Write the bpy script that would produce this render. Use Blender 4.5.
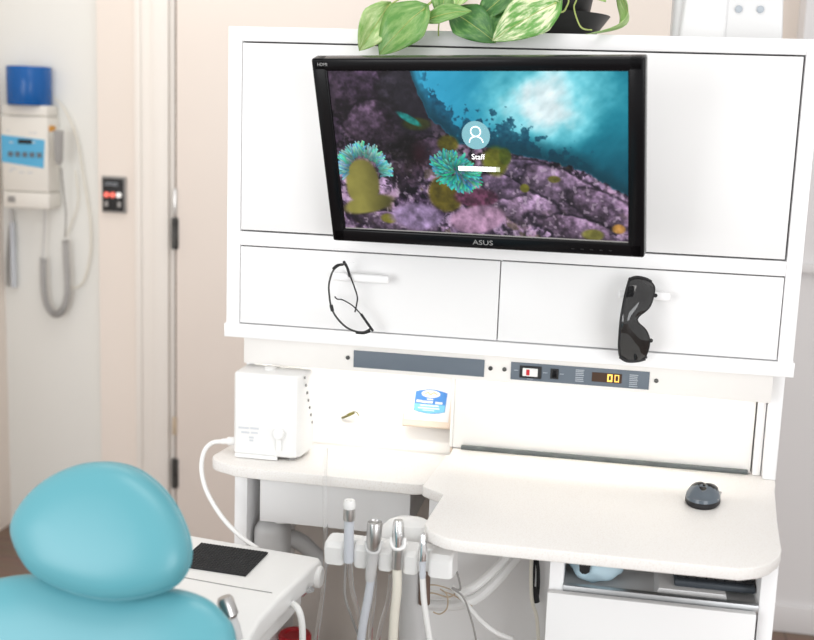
import bpy, bmesh, math, random
import numpy as np
from mathutils import Vector, Matrix

random.seed(7)
rng = np.random.default_rng(11)
for o in list(bpy.data.objects):
    bpy.data.objects.remove(o)
scene = bpy.context.scene
COL = scene.collection

# ------------------------------------------------------------------ camera
cd = bpy.data.cameras.new('camera'); co = bpy.data.objects.new('camera', cd); COL.objects.link(co)
co.matrix_world = Matrix(((0.981822,-0.067071,0.177558,0.000000),(0.186454,0.165861,-0.968362,-2.100000),(0.035499,0.983866,0.175351,1.450000),(0.000000,0.000000,0.000000,1.000000)))
cd.sensor_width = 36.0; cd.lens = 50.68; cd.clip_start = 0.05
cd.dof.use_dof = True; cd.dof.focus_distance = 2.08; cd.dof.aperture_fstop = 3.0; cd.dof.aperture_blades = 0
scene.camera = co

# ------------------------------------------------------------------ light
scene.view_settings.view_transform = 'Standard'; scene.view_settings.look = 'None'
scene.view_settings.gamma = 1.0; scene.view_settings.use_curve_mapping = False
scene.view_settings.exposure = 0.03
w = bpy.data.worlds.new('world'); scene.world = w; w.use_nodes = True
w.node_tree.nodes['Background'].inputs[0].default_value = (1.0, 0.985, 0.97, 1)
w.node_tree.nodes['Background'].inputs[1].default_value = 0.81

def area(name, loc, target, sx, sy, power, color=(1, 1, 1)):
    l = bpy.data.lights.new(name, 'AREA'); l.shape = 'RECTANGLE'; l.size = sx; l.size_y = sy
    l.energy = power; l.color = color
    o = bpy.data.objects.new(name, l); COL.objects.link(o); o.location = loc
    o.rotation_euler = (Vector(target) - Vector(loc)).to_track_quat('-Z', 'Y').to_euler()
    return o
area('camera_side_fill', (2.3, -3.4, 1.25), (-0.5, 0.3, 0.6), 2.2, 1.8, 58, (0.96, 0.98, 1.0))  # added soft key light from the open camera side, no window modelled
area('camera_side_fill', (-2.3, -3.2, 1.25), (-0.8, 1.0, 0.15), 1.8, 1.8, 50, (0.98, 0.99, 1.0))  # added fill to brighten the left side and beneath the counters
area('overhead_fill', (-0.3, -1.0, 2.75), (-0.3, -1.0, 0), 1.2, 0.6, 10, (1.0, 0.97, 0.93))  # added soft light from above
area('overhead_fill', (-1.2, 0.55, 2.75), (-1.2, 0.55, 0), 1.2, 0.6, 7, (1.0, 0.96, 0.9))  # added top light to brighten the back wall

# ------------------------------------------------------------------ materials
MATS = {}
def mat(name, col, rough=0.5, metal=0.0, noise=None, bump=0.0, bscale=200, coat=0.0, trans=0.0, ior=1.45, emit=None, estr=1.0, alpha=1.0, sss=0, spec=None):
    m = bpy.data.materials.new(name); m.use_nodes = True; nt = m.node_tree; b = nt.nodes['Principled BSDF']
    b.inputs['Base Color'].default_value = (*col, 1); b.inputs['Roughness'].default_value = rough
    b.inputs['Metallic'].default_value = metal; b.inputs['Coat Weight'].default_value = coat
    b.inputs['Transmission Weight'].default_value = trans; b.inputs['IOR'].default_value = ior
    b.inputs['Alpha'].default_value = alpha
    if spec is not None: b.inputs['Specular IOR Level'].default_value = spec
    if emit: b.inputs['Emission Color'].default_value = (*emit, 1); b.inputs['Emission Strength'].default_value = estr
    tc = nt.nodes.new('ShaderNodeTexCoord')
    if noise:
        sc, col2, lo, hi = noise
        n = nt.nodes.new('ShaderNodeTexNoise'); n.inputs['Scale'].default_value = sc; n.inputs['Detail'].default_value = 5
        nt.links.new(tc.outputs['Object'], n.inputs['Vector'])
        r = nt.nodes.new('ShaderNodeValToRGB'); r.color_ramp.elements[0].position = lo; r.color_ramp.elements[1].position = hi
        r.color_ramp.elements[0].color = (*col2, 1); r.color_ramp.elements[1].color = (*col, 1)
        nt.links.new(n.outputs['Fac'], r.inputs['Fac']); nt.links.new(r.outputs['Color'], b.inputs['Base Color'])
    if bump:
        n2 = nt.nodes.new('ShaderNodeTexNoise'); n2.inputs['Scale'].default_value = bscale; n2.inputs['Detail'].default_value = 3
        nt.links.new(tc.outputs['Object'], n2.inputs['Vector'])
        bp = nt.nodes.new('ShaderNodeBump'); bp.inputs['Strength'].default_value = bump; bp.inputs['Distance'].default_value = 0.002
        nt.links.new(n2.outputs['Fac'], bp.inputs['Height']); nt.links.new(bp.outputs['Normal'], b.inputs['Normal'])
    MATS[name] = m; return m
mat('laminate', (0.90, 0.90, 0.905), 0.35, noise=(3, (0.88, 0.88, 0.885), 0.3, 0.7))
mat('laminate_door', (0.85, 0.85, 0.85), 0.35, noise=(4, (0.83, 0.83, 0.83), 0.3, 0.7))
mat('warm_white', (0.86, 0.84, 0.81), 0.45, noise=(5, (0.83, 0.81, 0.78), 0.3, 0.7))
mat('speckle', (0.83, 0.81, 0.785), 0.4, noise=(420, (0.76, 0.72, 0.68), 0.34, 0.5))
mat('wall_beige', (0.85, 0.775, 0.71), 0.8, noise=(2, (0.835, 0.76, 0.695), 0.3, 0.7), bump=0.1)
mat('wall_grey', (0.74, 0.73, 0.735), 0.8, noise=(2, (0.73, 0.72, 0.725), 0.3, 0.7), bump=0.1)
mat('wall_white', (0.85, 0.855, 0.825), 0.7, noise=(2, (0.835, 0.84, 0.81), 0.3, 0.7))
mat('trim_white', (0.88, 0.84, 0.79), 0.45, noise=(3, (0.865, 0.825, 0.775), 0.3, 0.7))
mat('door_paint', (0.85, 0.775, 0.715), 0.5, noise=(3, (0.835, 0.76, 0.70), 0.3, 0.7))
mat('brown_base', (0.16, 0.10, 0.075), 0.6, noise=(30, (0.12, 0.08, 0.06), 0.3, 0.7))
mat('teal_vinyl', (0.115, 0.36, 0.42), 0.33, bump=0.06, bscale=500, noise=(6, (0.108, 0.35, 0.41), 0.3, 0.7))
mat('plastic_white', (0.84, 0.84, 0.83), 0.35, noise=(8, (0.82, 0.82, 0.81), 0.3, 0.7))
mat('dispenser_grey', (0.70, 0.70, 0.70), 0.4, noise=(8, (0.685, 0.685, 0.685), 0.3, 0.7))
mat('dispenser_white', (0.76, 0.76, 0.76), 0.4, noise=(8, (0.745, 0.745, 0.745), 0.3, 0.7))
mat('plastic_cream', (0.80, 0.78, 0.73), 0.4, noise=(8, (0.78, 0.755, 0.70), 0.3, 0.7))
mat('plastic_grey', (0.34, 0.33, 0.32), 0.45, noise=(20, (0.30, 0.29, 0.28), 0.3, 0.7))
mat('plastic_light_grey', (0.60, 0.60, 0.60), 0.4, noise=(20, (0.56, 0.56, 0.56), 0.3, 0.7))
mat('hose_grey', (0.60, 0.63, 0.68), 0.4, noise=(20, (0.57, 0.60, 0.65), 0.3, 0.7))
mat('hose_cream', (0.80, 0.77, 0.68), 0.4, noise=(20, (0.77, 0.74, 0.65), 0.3, 0.7))
mat('black_gloss', (0.004, 0.004, 0.005), 0.2, spec=0.22, noise=(20, (0.004, 0.004, 0.005), 0.3, 0.7))
mat('black_matte', (0.014, 0.014, 0.016), 0.55, noise=(40, (0.009, 0.009, 0.01), 0.3, 0.7))
mat('rubber', (0.018, 0.018, 0.02), 0.7, noise=(60, (0.012, 0.012, 0.013), 0.3, 0.7))
mat('slate', (0.135, 0.165, 0.20), 0.5, noise=(6, (0.12, 0.15, 0.185), 0.3, 0.7))
mat('keyboard_shell', (0.05, 0.06, 0.072), 0.45, noise=(6, (0.045, 0.055, 0.066), 0.3, 0.7))
mat('mark_light', (0.42, 0.46, 0.50), 0.5, noise=(60, (0.38, 0.42, 0.46), 0.3, 0.7))
mat('mark_grey', (0.62, 0.64, 0.67), 0.5, noise=(60, (0.58, 0.60, 0.63), 0.3, 0.7))
mat('aluminium', (0.55, 0.56, 0.57), 0.4, 1.0, noise=(30, (0.48, 0.49, 0.50), 0.3, 0.7))
mat('rail_grey', (0.13, 0.15, 0.15), 0.4, noise=(25, (0.08, 0.09, 0.09), 0.3, 0.7))
mat('dark_metal', (0.12, 0.12, 0.115), 0.45, 0.8, noise=(50, (0.06, 0.06, 0.06), 0.3, 0.7))
mat('chrome', (0.80, 0.80, 0.80), 0.16, 1.0, noise=(20, (0.76, 0.76, 0.77), 0.3, 0.7))
mat('satin_steel', (0.58, 0.57, 0.56), 0.3, 1.0, noise=(20, (0.5, 0.49, 0.48), 0.3, 0.7))
mat('clear_plastic', (0.97, 0.97, 0.97), 0.08, trans=0.92, ior=1.12, noise=(20, (0.95, 0.95, 0.95), 0.3, 0.7))
mat('clear_lens', (0.98, 0.98, 0.98), 0.03, trans=1.0, ior=1.03, noise=(20, (0.97, 0.97, 0.97), 0.3, 0.7))
mat('smoke_lens', (0.016, 0.016, 0.017), 0.05, noise=(12, (0.012, 0.012, 0.012), 0.3, 0.7), alpha=0.9, spec=0.9)
mat('paper_blue', (0.003, 0.105, 0.38), 0.25, noise=(60, (0.003, 0.10, 0.36), 0.3, 0.7))
mat('sticker_blue', (0.12, 0.46, 0.72), 0.45, noise=(10, (0.09, 0.42, 0.70), 0.3, 0.7))
mat('label_blue', (0.05, 0.20, 0.58), 0.5, noise=(60, (0.06, 0.25, 0.63), 0.3, 0.7))
mat('label_sky', (0.20, 0.55, 0.75), 0.5, noise=(60, (0.16, 0.5, 0.72), 0.3, 0.7))
mat('tan_card', (0.83, 0.69, 0.57), 0.7, noise=(30, (0.80, 0.66, 0.54), 0.3, 0.7))
mat('orange', (0.80, 0.38, 0.05), 0.5, noise=(60, (0.75, 0.34, 0.04), 0.3, 0.7))
mat('red', (0.62, 0.02, 0.03), 0.4, noise=(40, (0.55, 0.015, 0.025), 0.3, 0.7))
mat('red_lamp', (0.7, 0.1, 0.08), 0.4, emit=(1.0, 0.22, 0.16), estr=0.7, noise=(40, (0.65, 0.1, 0.08), 0.3, 0.7))
mat('white_lamp', (0.8, 0.8, 0.8), 0.4, emit=(1, 0.95, 0.9), estr=0.4, noise=(40, (0.75, 0.75, 0.75), 0.3, 0.7))
mat('amber_off', (0.07, 0.035, 0.02), 0.3, noise=(40, (0.055, 0.03, 0.018), 0.3, 0.7))
mat('amber_on', (0.9, 0.5, 0.1), 0.4, emit=(1.0, 0.55, 0.10), estr=1.3, noise=(40, (0.8, 0.45, 0.1), 0.3, 0.7))
mat('pale_blue_cloth', (0.52, 0.68, 0.76), 0.8, noise=(14, (0.44, 0.61, 0.70), 0.3, 0.7), bump=0.3, bscale=120)
mat('paper', (0.84, 0.84, 0.84), 0.7, noise=(8, (0.81, 0.81, 0.81), 0.3, 0.7))
mat('string', (0.58, 0.47, 0.34), 0.8, noise=(60, (0.5, 0.4, 0.3), 0.3, 0.7))
mat('olive', (0.22, 0.20, 0.04), 0.6, noise=(80, (0.12, 0.11, 0.03), 0.3, 0.7))
mat('stem_green', (0.42, 0.50, 0.16), 0.5, noise=(40, (0.34, 0.42, 0.12), 0.3, 0.7))
mat('pot_black', (0.012, 0.012, 0.012), 0.4, noise=(30, (0.008, 0.008, 0.008), 0.3, 0.7))
mat('soil', (0.05, 0.035, 0.025), 0.9, noise=(60, (0.02, 0.015, 0.01), 0.3, 0.7), bump=0.6, bscale=80)
mat('lamp_warm', (0.9, 0.9, 0.9), 0.4, emit=(1.0, 0.93, 0.80), estr=1.5, noise=(10, (0.88, 0.88, 0.88), 0.3, 0.7))
mat('icon_white', (0.8, 0.8, 0.8), 0.5, emit=(1, 1, 1), estr=0.95, noise=(10, (0.78, 0.78, 0.78), 0.3, 0.7))
mat('icon_disc', (0.1, 0.25, 0.3), 0.5, emit=(0.22, 0.42, 0.45), estr=0.75, noise=(10, (0.1, 0.25, 0.3), 0.3, 0.7), alpha=0.75)
mat('icon_arrow', (0.3, 0.3, 0.2), 0.5, emit=(0.42, 0.47, 0.36), estr=0.9, noise=(10, (0.3, 0.3, 0.2), 0.3, 0.7))
mat('bezel_mark', (0.25, 0.25, 0.25), 0.4, 0.3, noise=(10, (0.4, 0.4, 0.4), 0.3, 0.7))

def floor_mat():
    m = bpy.data.materials.new('floor_wood'); m.use_nodes = True; nt = m.node_tree; b = nt.nodes['Principled BSDF']
    tc = nt.nodes.new('ShaderNodeTexCoord'); mp = nt.nodes.new('ShaderNodeMapping'); mp.inputs['Scale'].default_value = (1.0, 9.0, 1.0)
    n = nt.nodes.new('ShaderNodeTexNoise'); n.inputs['Scale'].default_value = 3.0; n.inputs['Detail'].default_value = 6
    br = nt.nodes.new('ShaderNodeTexBrick'); br.inputs['Scale'].default_value = 1.0
    br.inputs['Color1'].default_value = (0.26, 0.165, 0.125, 1); br.inputs['Color2'].default_value = (0.21, 0.135, 0.10, 1); br.inputs['Mortar'].default_value = (0.1, 0.06, 0.045, 1)
    br.inputs['Brick Width'].default_value = 1.1; br.inputs['Row Height'].default_value = 0.14; br.inputs['Mortar Size'].default_value = 0.002
    mx = nt.nodes.new('ShaderNodeMixRGB'); mx.blend_type = 'MULTIPLY'; mx.inputs[0].default_value = 0.45
    nt.links.new(tc.outputs['Object'], br.inputs['Vector']); nt.links.new(tc.outputs['Object'], mp.inputs['Vector']); nt.links.new(mp.outputs[0], n.inputs['Vector'])
    nt.links.new(br.outputs['Color'], mx.inputs[1]); nt.links.new(n.outputs['Color'], mx.inputs[2]); nt.links.new(mx.outputs[0], b.inputs['Base Color'])
    b.inputs['Roughness'].default_value = 0.45; MATS['floor_wood'] = m
floor_mat()

def leaf_mat(name, dark, pale, lo, hi):
    m = bpy.data.materials.new(name); m.use_nodes = True; nt = m.node_tree; b = nt.nodes['Principled BSDF']
    tc = nt.nodes.new('ShaderNodeTexCoord'); mp = nt.nodes.new('ShaderNodeMapping'); mp.inputs['Scale'].default_value = (3.6, 7.0, 1.0)
    n = nt.nodes.new('ShaderNodeTexNoise'); n.inputs['Scale'].default_value = 1.0; n.inputs['Detail'].default_value = 4; n.inputs['Roughness'].default_value = 0.65
    r = nt.nodes.new('ShaderNodeValToRGB'); r.color_ramp.elements[0].position = lo; r.color_ramp.elements[1].position = hi
    r.color_ramp.elements[0].color = (*dark, 1); r.color_ramp.elements[1].color = (*pale, 1)
    e = r.color_ramp.elements.new((lo + hi) / 2); e.color = (*[(a * 0.6 + c * 0.4) for a, c in zip(dark, pale)], 1)
    oi = nt.nodes.new('ShaderNodeObjectInfo'); va = nt.nodes.new('ShaderNodeVectorMath'); va.operation = 'ADD'
    ml = nt.nodes.new('ShaderNodeMath'); ml.operation = 'MULTIPLY'; ml.inputs[1].default_value = 37.0; nt.links.new(oi.outputs['Random'], ml.inputs[0])
    nt.links.new(tc.outputs['UV'], mp.inputs['Vector']); nt.links.new(mp.outputs[0], va.inputs[0]); nt.links.new(ml.outputs[0], va.inputs[1]); nt.links.new(va.outputs[0], n.inputs['Vector'])
    nt.links.new(n.outputs['Fac'], r.inputs['Fac']); nt.links.new(r.outputs['Color'], b.inputs['Base Color'])
    b.inputs['Roughness'].default_value = 0.4
    b.inputs['Subsurface Weight'].default_value = 0.15; b.inputs['Subsurface Radius'].default_value = (0.004, 0.006, 0.002)
    MATS[name] = m
leaf_mat('leaf_green', (0.10, 0.27, 0.05), (0.42, 0.56, 0.22), 0.40, 0.80)
leaf_mat('leaf_dark', (0.05, 0.17, 0.04), (0.22, 0.42, 0.12), 0.45, 0.75)
leaf_mat('leaf_pale', (0.20, 0.40, 0.09), (0.60, 0.70, 0.36), 0.36, 0.68)
leaf_mat('leaf_cream', (0.12, 0.33, 0.06), (0.76, 0.80, 0.52), 0.42, 0.58)

# ------------------------------------------------------------------ mesh helpers
def smooth_path(pts, n=8):
    P = [Vector(p) for p in pts]
    if len(P) < 3: return P
    out = []
    for i in range(len(P) - 1):
        p0 = P[max(i - 1, 0)]; p1 = P[i]; p2 = P[i + 1]; p3 = P[min(i + 2, len(P) - 1)]
        for k in range(n):
            t = k / n
            out.append(0.5 * ((2 * p1) + (-p0 + p2) * t + (2 * p0 - 5 * p1 + 4 * p2 - p3) * t * t + (-p0 + 3 * p1 - 3 * p2 + p3) * t ** 3))
    out.append(P[-1]); return out

class MB:
    def __init__(s): s.bm = bmesh.new()
    def _merge(s, b, M=None):
        if M is not None: bmesh.ops.transform(b, matrix=M, verts=b.verts)
        me = bpy.data.meshes.new('tmp'); b.to_mesh(me); b.free(); s.bm.from_mesh(me); bpy.data.meshes.remove(me); return s
    def box(s, x0, x1, y0, y1, z0, z1, bev=0.0, seg=2, M=None):
        b = bmesh.new(); bmesh.ops.create_cube(b, size=1)
        bmesh.ops.transform(b, matrix=Matrix.Translation(((x0 + x1) / 2, (y0 + y1) / 2, (z0 + z1) / 2)) @ Matrix.Diagonal((x1 - x0, y1 - y0, z1 - z0, 1)), verts=b.verts)
        if bev > 0: bmesh.ops.bevel(b, geom=list(b.edges), offset=bev, segments=seg, affect='EDGES', profile=0.5)
        return s._merge(b, M)
    def prism(s, poly, z0, z1, bev=0.0, seg=2, M=None, which='all'):
        b = bmesh.new(); lo = [b.verts.new((x, y, z0)) for x, y in poly]; hi = [b.verts.new((x, y, z1)) for x, y in poly]; n = len(poly)
        b.faces.new(lo[::-1]); b.faces.new(hi)
        for i in range(n): b.faces.new((lo[i], lo[(i + 1) % n], hi[(i + 1) % n], hi[i]))
        bmesh.ops.recalc_face_normals(b, faces=b.faces)
        if bev > 0:
            ed = [e for e in b.edges if abs(e.verts[0].co.z - e.verts[1].co.z) < 1e-7]
            bmesh.ops.bevel(b, geom=ed, offset=bev, segments=seg, affect='EDGES', profile=0.5)
        return s._merge(b, M)
    def tube(s, pts, r, seg=8, sm=8, closed=False, taper=None):
        P = smooth_path(pts, sm) if sm else [Vector(p) for p in pts]
        b = bmesh.new(); rings = []; up = None; n = len(P)
        for i, p in enumerate(P):
            t = (P[min(i + 1, n - 1)] - P[max(i - 1, 0)]).normalized()
            if up is None: up = t.orthogonal().normalized()
            up = (up - t * up.dot(t)).normalized(); sd = t.cross(up)
            rr = r if taper is None else r + (taper - r) * i / (n - 1)
            rings.append([b.verts.new(p + (up * math.cos(a) + sd * math.sin(a)) * rr) for a in [2 * math.pi * k / seg for k in range(seg)]])
        for i in range(n - 1):
            for k in range(seg): b.faces.new((rings[i][k], rings[i][(k + 1) % seg], rings[i + 1][(k + 1) % seg], rings[i + 1][k]))
        b.faces.new(rings[0][::-1]); b.faces.new(rings[-1])
        bmesh.ops.recalc_face_normals(b, faces=b.faces)
        return s._merge(b)
    def lathe(s, prof, seg=24, M=None):
        b = bmesh.new(); rings = []
        for r, z in prof: rings.append([b.verts.new((r * math.cos(2 * math.pi * k / seg), r * math.sin(2 * math.pi * k / seg), z)) for k in range(seg)])
        for i in range(len(prof) - 1):
            for k in range(seg): b.faces.new((rings[i][k], rings[i][(k + 1) % seg], rings[i + 1][(k + 1) % seg], rings[i + 1][k]))
        b.faces.new(rings[0][::-1]); b.faces.new(rings[-1]); bmesh.ops.recalc_face_normals(b, faces=b.faces)
        return s._merge(b, M)
    def along(s, p0, p1, prof, seg=20):   # lathe with profile (r, t in 0..1) along a segment
        p0 = Vector(p0); p1 = Vector(p1); d = p1 - p0; L = d.length
        return s.lathe([(r, t * L) for r, t in prof], seg, Matrix.Translation(p0) @ d.to_track_quat('Z', 'Y').to_matrix().to_4x4())
    def faces(s, verts, faces, M=None):
        b = bmesh.new(); v = [b.verts.new(p) for p in verts]
        for f in faces: b.faces.new([v[i] for i in f])
        return s._merge(b, M)
    def solid_loft(s, rings, M=None):
        b = bmesh.new(); R = [[b.verts.new(p) for p in r] for r in rings]; n = len(R[0])
        for i in range(len(R) - 1):
            for k in range(n): b.faces.new((R[i][k], R[i][(k + 1) % n], R[i + 1][(k + 1) % n], R[i + 1][k]))
        b.faces.new(R[0][::-1]); b.faces.new(R[-1]); bmesh.ops.recalc_face_normals(b, faces=b.faces)
        return s._merge(b, M)
    def build(s, name, m, parent=None, smooth=True, loc=None, label=None, stuff=False):
        me = bpy.data.meshes.new(name)
        if loc is None: loc = LOC.get(parent.name) if parent is not None else None
        if loc is not None: bmesh.ops.translate(s.bm, vec=-Vector(loc), verts=s.bm.verts)
        s.bm.to_mesh(me); s.bm.free(); me.materials.append(MATS[m])
        o = bpy.data.objects.new(name, me); COL.objects.link(o)
        if smooth:
            for p in me.polygons: p.use_smooth = True
            me.set_sharp_from_angle(angle=math.radians(35))
        if parent is not None:
            o.parent = parent; LOC[o.name] = LOC.get(parent.name)
        elif loc is not None: o.location = loc; LOC[o.name] = Vector(loc)
        if label: o['label'] = label
        return o
LOC = {}
def thing(name, label, cat, loc=(0, 0, 0), M=None, group=None):
    """An Empty at the thing's base. With M the parts are given in local coordinates, otherwise in world coordinates."""
    o = bpy.data.objects.new(name, None); COL.objects.link(o); o.empty_display_size = 0.05
    if M is not None: o.matrix_world = M; LOC[o.name] = None
    else: o.location = loc; LOC[o.name] = Vector(loc)
    o['label'] = label; o['category'] = cat
    if group: o['group'] = group
    return o
def tag(o, label, cat, group=None):
    o['label'] = label; o['category'] = cat
    if group: o['group'] = group
    return o
def struct(o): o['kind'] = 'structure'; return o
def text_mesh(body, size, M, extrude=0.0003, align='CENTER', bold=0.0):
    c = bpy.data.curves.new('txt', 'FONT'); c.body = body; c.size = size; c.extrude = extrude; c.align_x = align; c.align_y = 'CENTER'; c.offset = bold; c.resolution_u = 3
    o = bpy.data.objects.new('txt', c); COL.objects.link(o)
    dg = bpy.context.evaluated_depsgraph_get(); me = bpy.data.meshes.new_from_object(o.evaluated_get(dg))
    bpy.data.objects.remove(o); bpy.data.curves.remove(c)
    mb = MB(); b = bmesh.new(); b.from_mesh(me); bpy.data.meshes.remove(me); mb._merge(b, M); return mb
FRONT = Matrix.Rotation(math.pi / 2, 4, 'X')      # xy drawing plane -> facing -y

# ------------------------------------------------------------------ the setting
struct(MB().box(-2.6, 2.2, -3.2, 1.6, -0.05, 0.0).build('floor', 'floor_wood', smooth=False))
struct(MB().box(-1.655, 0.45, 1.35, 1.5, 0, 2.7).build('wall_back', 'wall_beige', smooth=False))
struct(MB().box(0.45, 2.2, 1.22, 1.5, 0, 2.7).build('wall_back_right', 'wall_grey', smooth=False))
struct(MB().box(-2.6, -1.655, 1.40, 1.5, 0, 2.7).build('wall_back_left', 'wall_white', smooth=False))
struct(MB().box(-2.15, -2.02, 0.2, 1.40, 0, 2.7).build('wall_left', 'wall_beige', smooth=False))
struct(MB().box(0.452, 2.2, 1.205, 1.22, 0, 0.08, 0.003).build('baseboard_right', 'wall_grey', smooth=True))
struct(MB().box(0.452, 2.2, 1.20, 1.22, 1.06, 1.085, 0.003).build('trim_1', 'wall_grey', smooth=True))
# door with casing, hinges
casing = MB()
casing.box(-1.526, -1.386, 1.335, 1.35, 0, 2.35, 0.003).box(-1.461, -1.406, 1.322, 1.336, 0, 2.35, 0.005).box(-1.516, -1.501, 1.328, 1.336, 0, 2.35, 0.003)
struct(casing.build('trim_2', 'trim_white'))
door = struct(MB().box(-1.377, -0.50, 1.315, 1.349, 0.015, 2.32, 0.002).build('door_1', 'door_paint'))
MB().box(-1.385, -1.378, 1.325, 1.349, 0, 2.32).build('door_stop', 'brown_base', door)
MB().box(-1.377, -0.50, 1.325, 1.349, 0.0, 0.014).build('door_gap_shade', 'brown_base', door)  # dark strip standing in for the shade under the door
for z in (1.058, 0.27):
    h = MB().tube([(-1.381, 1.312, z - 0.05), (-1.381, 1.312, z + 0.05)], 0.009, 12, 0).build('hinge', 'dark_metal', door)
    MB().box(-1.393, -1.369, 1.312, 1.318, z - 0.048, z + 0.048, 0.002).build('hinge_leaf', 'dark_metal', h)
MB().box(-1.387, -1.375, 1.309, 1.317, 1.112, 1.20, 0.002).build('strike_plate', 'satin_steel', door)
MB().box(-1.389, -1.375, 1.309, 1.317, 0.40, 0.46, 0.002).build('strike_plate', 'string', door)

# wall switch with red indicator buttons
sw = thing('wall_switch', 'black wall switch plate with two glowing red buttons beside the door casing', 'switch', (-1.598, 1.35, 1.11))
MB().box(-1.640, -1.558, 1.340, 1.35, 1.110, 1.227, 0.003).build('plate', 'plastic_grey', sw)
MB().box(-1.634, -1.564, 1.334, 1.341, 1.117, 1.220, 0.002).build('face', 'black_matte', sw)
for i, mname in enumerate(('red_lamp', 'red_lamp', 'white_lamp')):
    x = -1.619 + i * 0.021
    MB().lathe([(0.009, 0), (0.009, 0.005), (0.006, 0.008)], 14, Matrix.Translation((x, 1.3345, 1.168)) @ FRONT).build('button', mname, sw)
for z in (1.198, 1.205): MB().box(-1.626, -1.581, 1.3335, 1.3345, z, z + 0.002).build('mark', 'mark_light', sw)
for x in (-1.621, -1.577): MB().box(x - 0.006, x + 0.006, 1.3335, 1.3345, 1.13, 1.147).build('mark', 'plastic_grey', sw)

# ------------------------------------------------------------------ upper cabinet
uc = thing('upper_cabinet', 'large white overhead cabinet with one wide flap door and two drawers', 'cabinet', (-0.21, 0.17, 1.013))
XL, XR = -0.7435, 0.3190
MB().box(XL, XL + 0.0265, 0, 0.36, 1.04, 1.603, 0.001).build('side_panel', 'laminate', uc)
MB().box(XR - 0.0265, XR, 0, 0.36, 1.04, 1.603, 0.001).build('side_panel', 'laminate', uc)
MB().box(XL + 0.0267, XR - 0.0267, 0, 0.36, 1.5765, 1.603, 0.001).build('top_panel', 'laminate', uc)
MB().box(XL + 0.0267, XR - 0.0267, 0, 0.36, 1.194, 1.2205, 0.001).build('shelf_rail', 'laminate', uc)
MB().box(XL - 0.003, XR + 0.003, -0.004, 0.36, 1.0133, 1.0400, 0.0015).build('bottom_trim', 'laminate', uc)
MB().box(XL + 0.0267, XR - 0.0267, 0.345, 0.36, 1.04, 1.5763).build('back_panel', 'laminate', uc)
MB().box(XL + 0.0280, XR - 0.0305, 0.0005, 0.019, 1.2238, 1.5735, 0.0008).build('flap_door', 'laminate_door', uc)
MB().box(-0.2155, -0.2100, 0.015, 0.34, 1.0402, 1.1938).build('divider', 'laminate', uc)
for x0, x1, hx0, hx1, hz in ((XL + 0.0280, -0.2140, -0.528, -0.418, 1.1475), (-0.2118, XR - 0.0285, 0.004, 0.096, 1.1475)):
    d = MB().box(x0, x1, 0.0005, 0.019, 1.0425, 1.1915, 0.0008).build('drawer', 'laminate_door', uc)
    MB().box(hx0, hx1, -0.026, -0.016, hz - 0.0078, hz + 0.0078, 0.004, 3).box(hx0 + 0.012, hx0 + 0.024, -0.018, 0.001, hz - 0.006, hz + 0.006, 0.002).box(hx1 - 0.024, hx1 - 0.012, -0.018, 0.001, hz - 0.006, hz + 0.006, 0.002).build('handle', 'laminate', d, label='white plastic drawer pull')

# ------------------------------------------------------------------ console body below the cabinet
cb = thing('console_body', 'white console niche between overhead cabinet and countertops with fascia and lit backsplash', 'cabinet', (-0.2, 0.2, 0.0))
FX0, FX1 = -0.727, 0.3175
MB().box(FX0, 0.2955, 0.060, 0.076, 0.949, 1.0133, 0.001).build('fascia', 'warm_white', cb)
MB().box(FX0, FX0 + 0.018, 0.077, 0.36, 0.772, 1.0133, 0.001).build('side_panel', 'laminate', cb)
MB().box(0.2985, 0.3225, 0.098, 0.355, 0.7905, 1.0130, 0.001).build('side_panel', 'laminate', cb)
MB().box(0.2815, 0.2960, 0.118, 0.145, 0.7905, 1.0130, 0.001).build('end_strip', 'laminate', cb)
MB().box(-0.305, 0.2785, 0.128, 0.145, 0.7905, 1.0133, 0.001).build('backsplash', 'warm_white', cb)
MB().box(0.2770, 0.2983, 0.146, 0.16, 0.7905, 1.0133).build('slot_shade_back', 'black_matte', cb)  # black sheet behind the slits, stands in for the shade inside them
MB().box(-0.287, 0.2735, 0.119, 0.1275, 0.7905, 0.7985, 0.001).build('splash_rail', 'rail_grey', cb)
# left backsplash leaning back and coved into the left counter
prof = [(0.128, 0.7701), (0.145, 0.7712), (0.157, 0.7755), (0.165, 0.782), (0.245, 0.90), (0.262, 0.93), (0.268, 1.0133)]
v = [(x, y, z) for x in (-0.7085, -0.313) for y, z in prof] + [(x, y + 0.012, z + 0.002) for x in (-0.7085, -0.313) for y, z in prof]
n = len(prof)
fc = [(i, i + 1, n + i + 1, n + i) for i in range(n - 1)] + [(2 * n + i, 3 * n + i, 3 * n + i + 1, 2 * n + i + 1) for i in range(n - 1)]
MB().faces(v, fc).build('coved_backsplash', 'warm_white', cb)
MB().box(-0.3125, -0.3055, 0.129, 0.30, 0.7905, 1.0133, 0.0015).build('niche_divider', 'warm_white', cb)
MB().faces([(-0.3135, 0.2455, 0.902), (-0.3135, 0.152, 0.7725), (-0.3095, 0.2455, 0.902), (-0.3095, 0.152, 0.7725), (-0.3135, 0.2435, 0.904), (-0.3135, 0.150, 0.7745), (-0.3095, 0.2435, 0.904), (-0.3095, 0.150, 0.7745)], [(0, 1, 3, 2), (4, 5, 7, 6), (0, 1, 5, 4), (2, 3, 7, 6), (0, 2, 6, 4), (1, 3, 7, 5)]).build('edge_strip', 'tan_card', cb)
MB().box(-0.723, 0.3175, 0.36, 0.375, 0.0, 1.0133).build('rear_panel', 'wall_beige', cb)
for x in (-0.512, -0.2285, -0.2015, 0.0855):
    MB().lathe([(0.0042, 0), (0.0042, 0.002), (0.0025, 0.003)], 14, Matrix.Translation((x, 0.0598, 0.976 - 0.0005)) @ FRONT).build('screw', 'dark_metal', cb)
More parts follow.
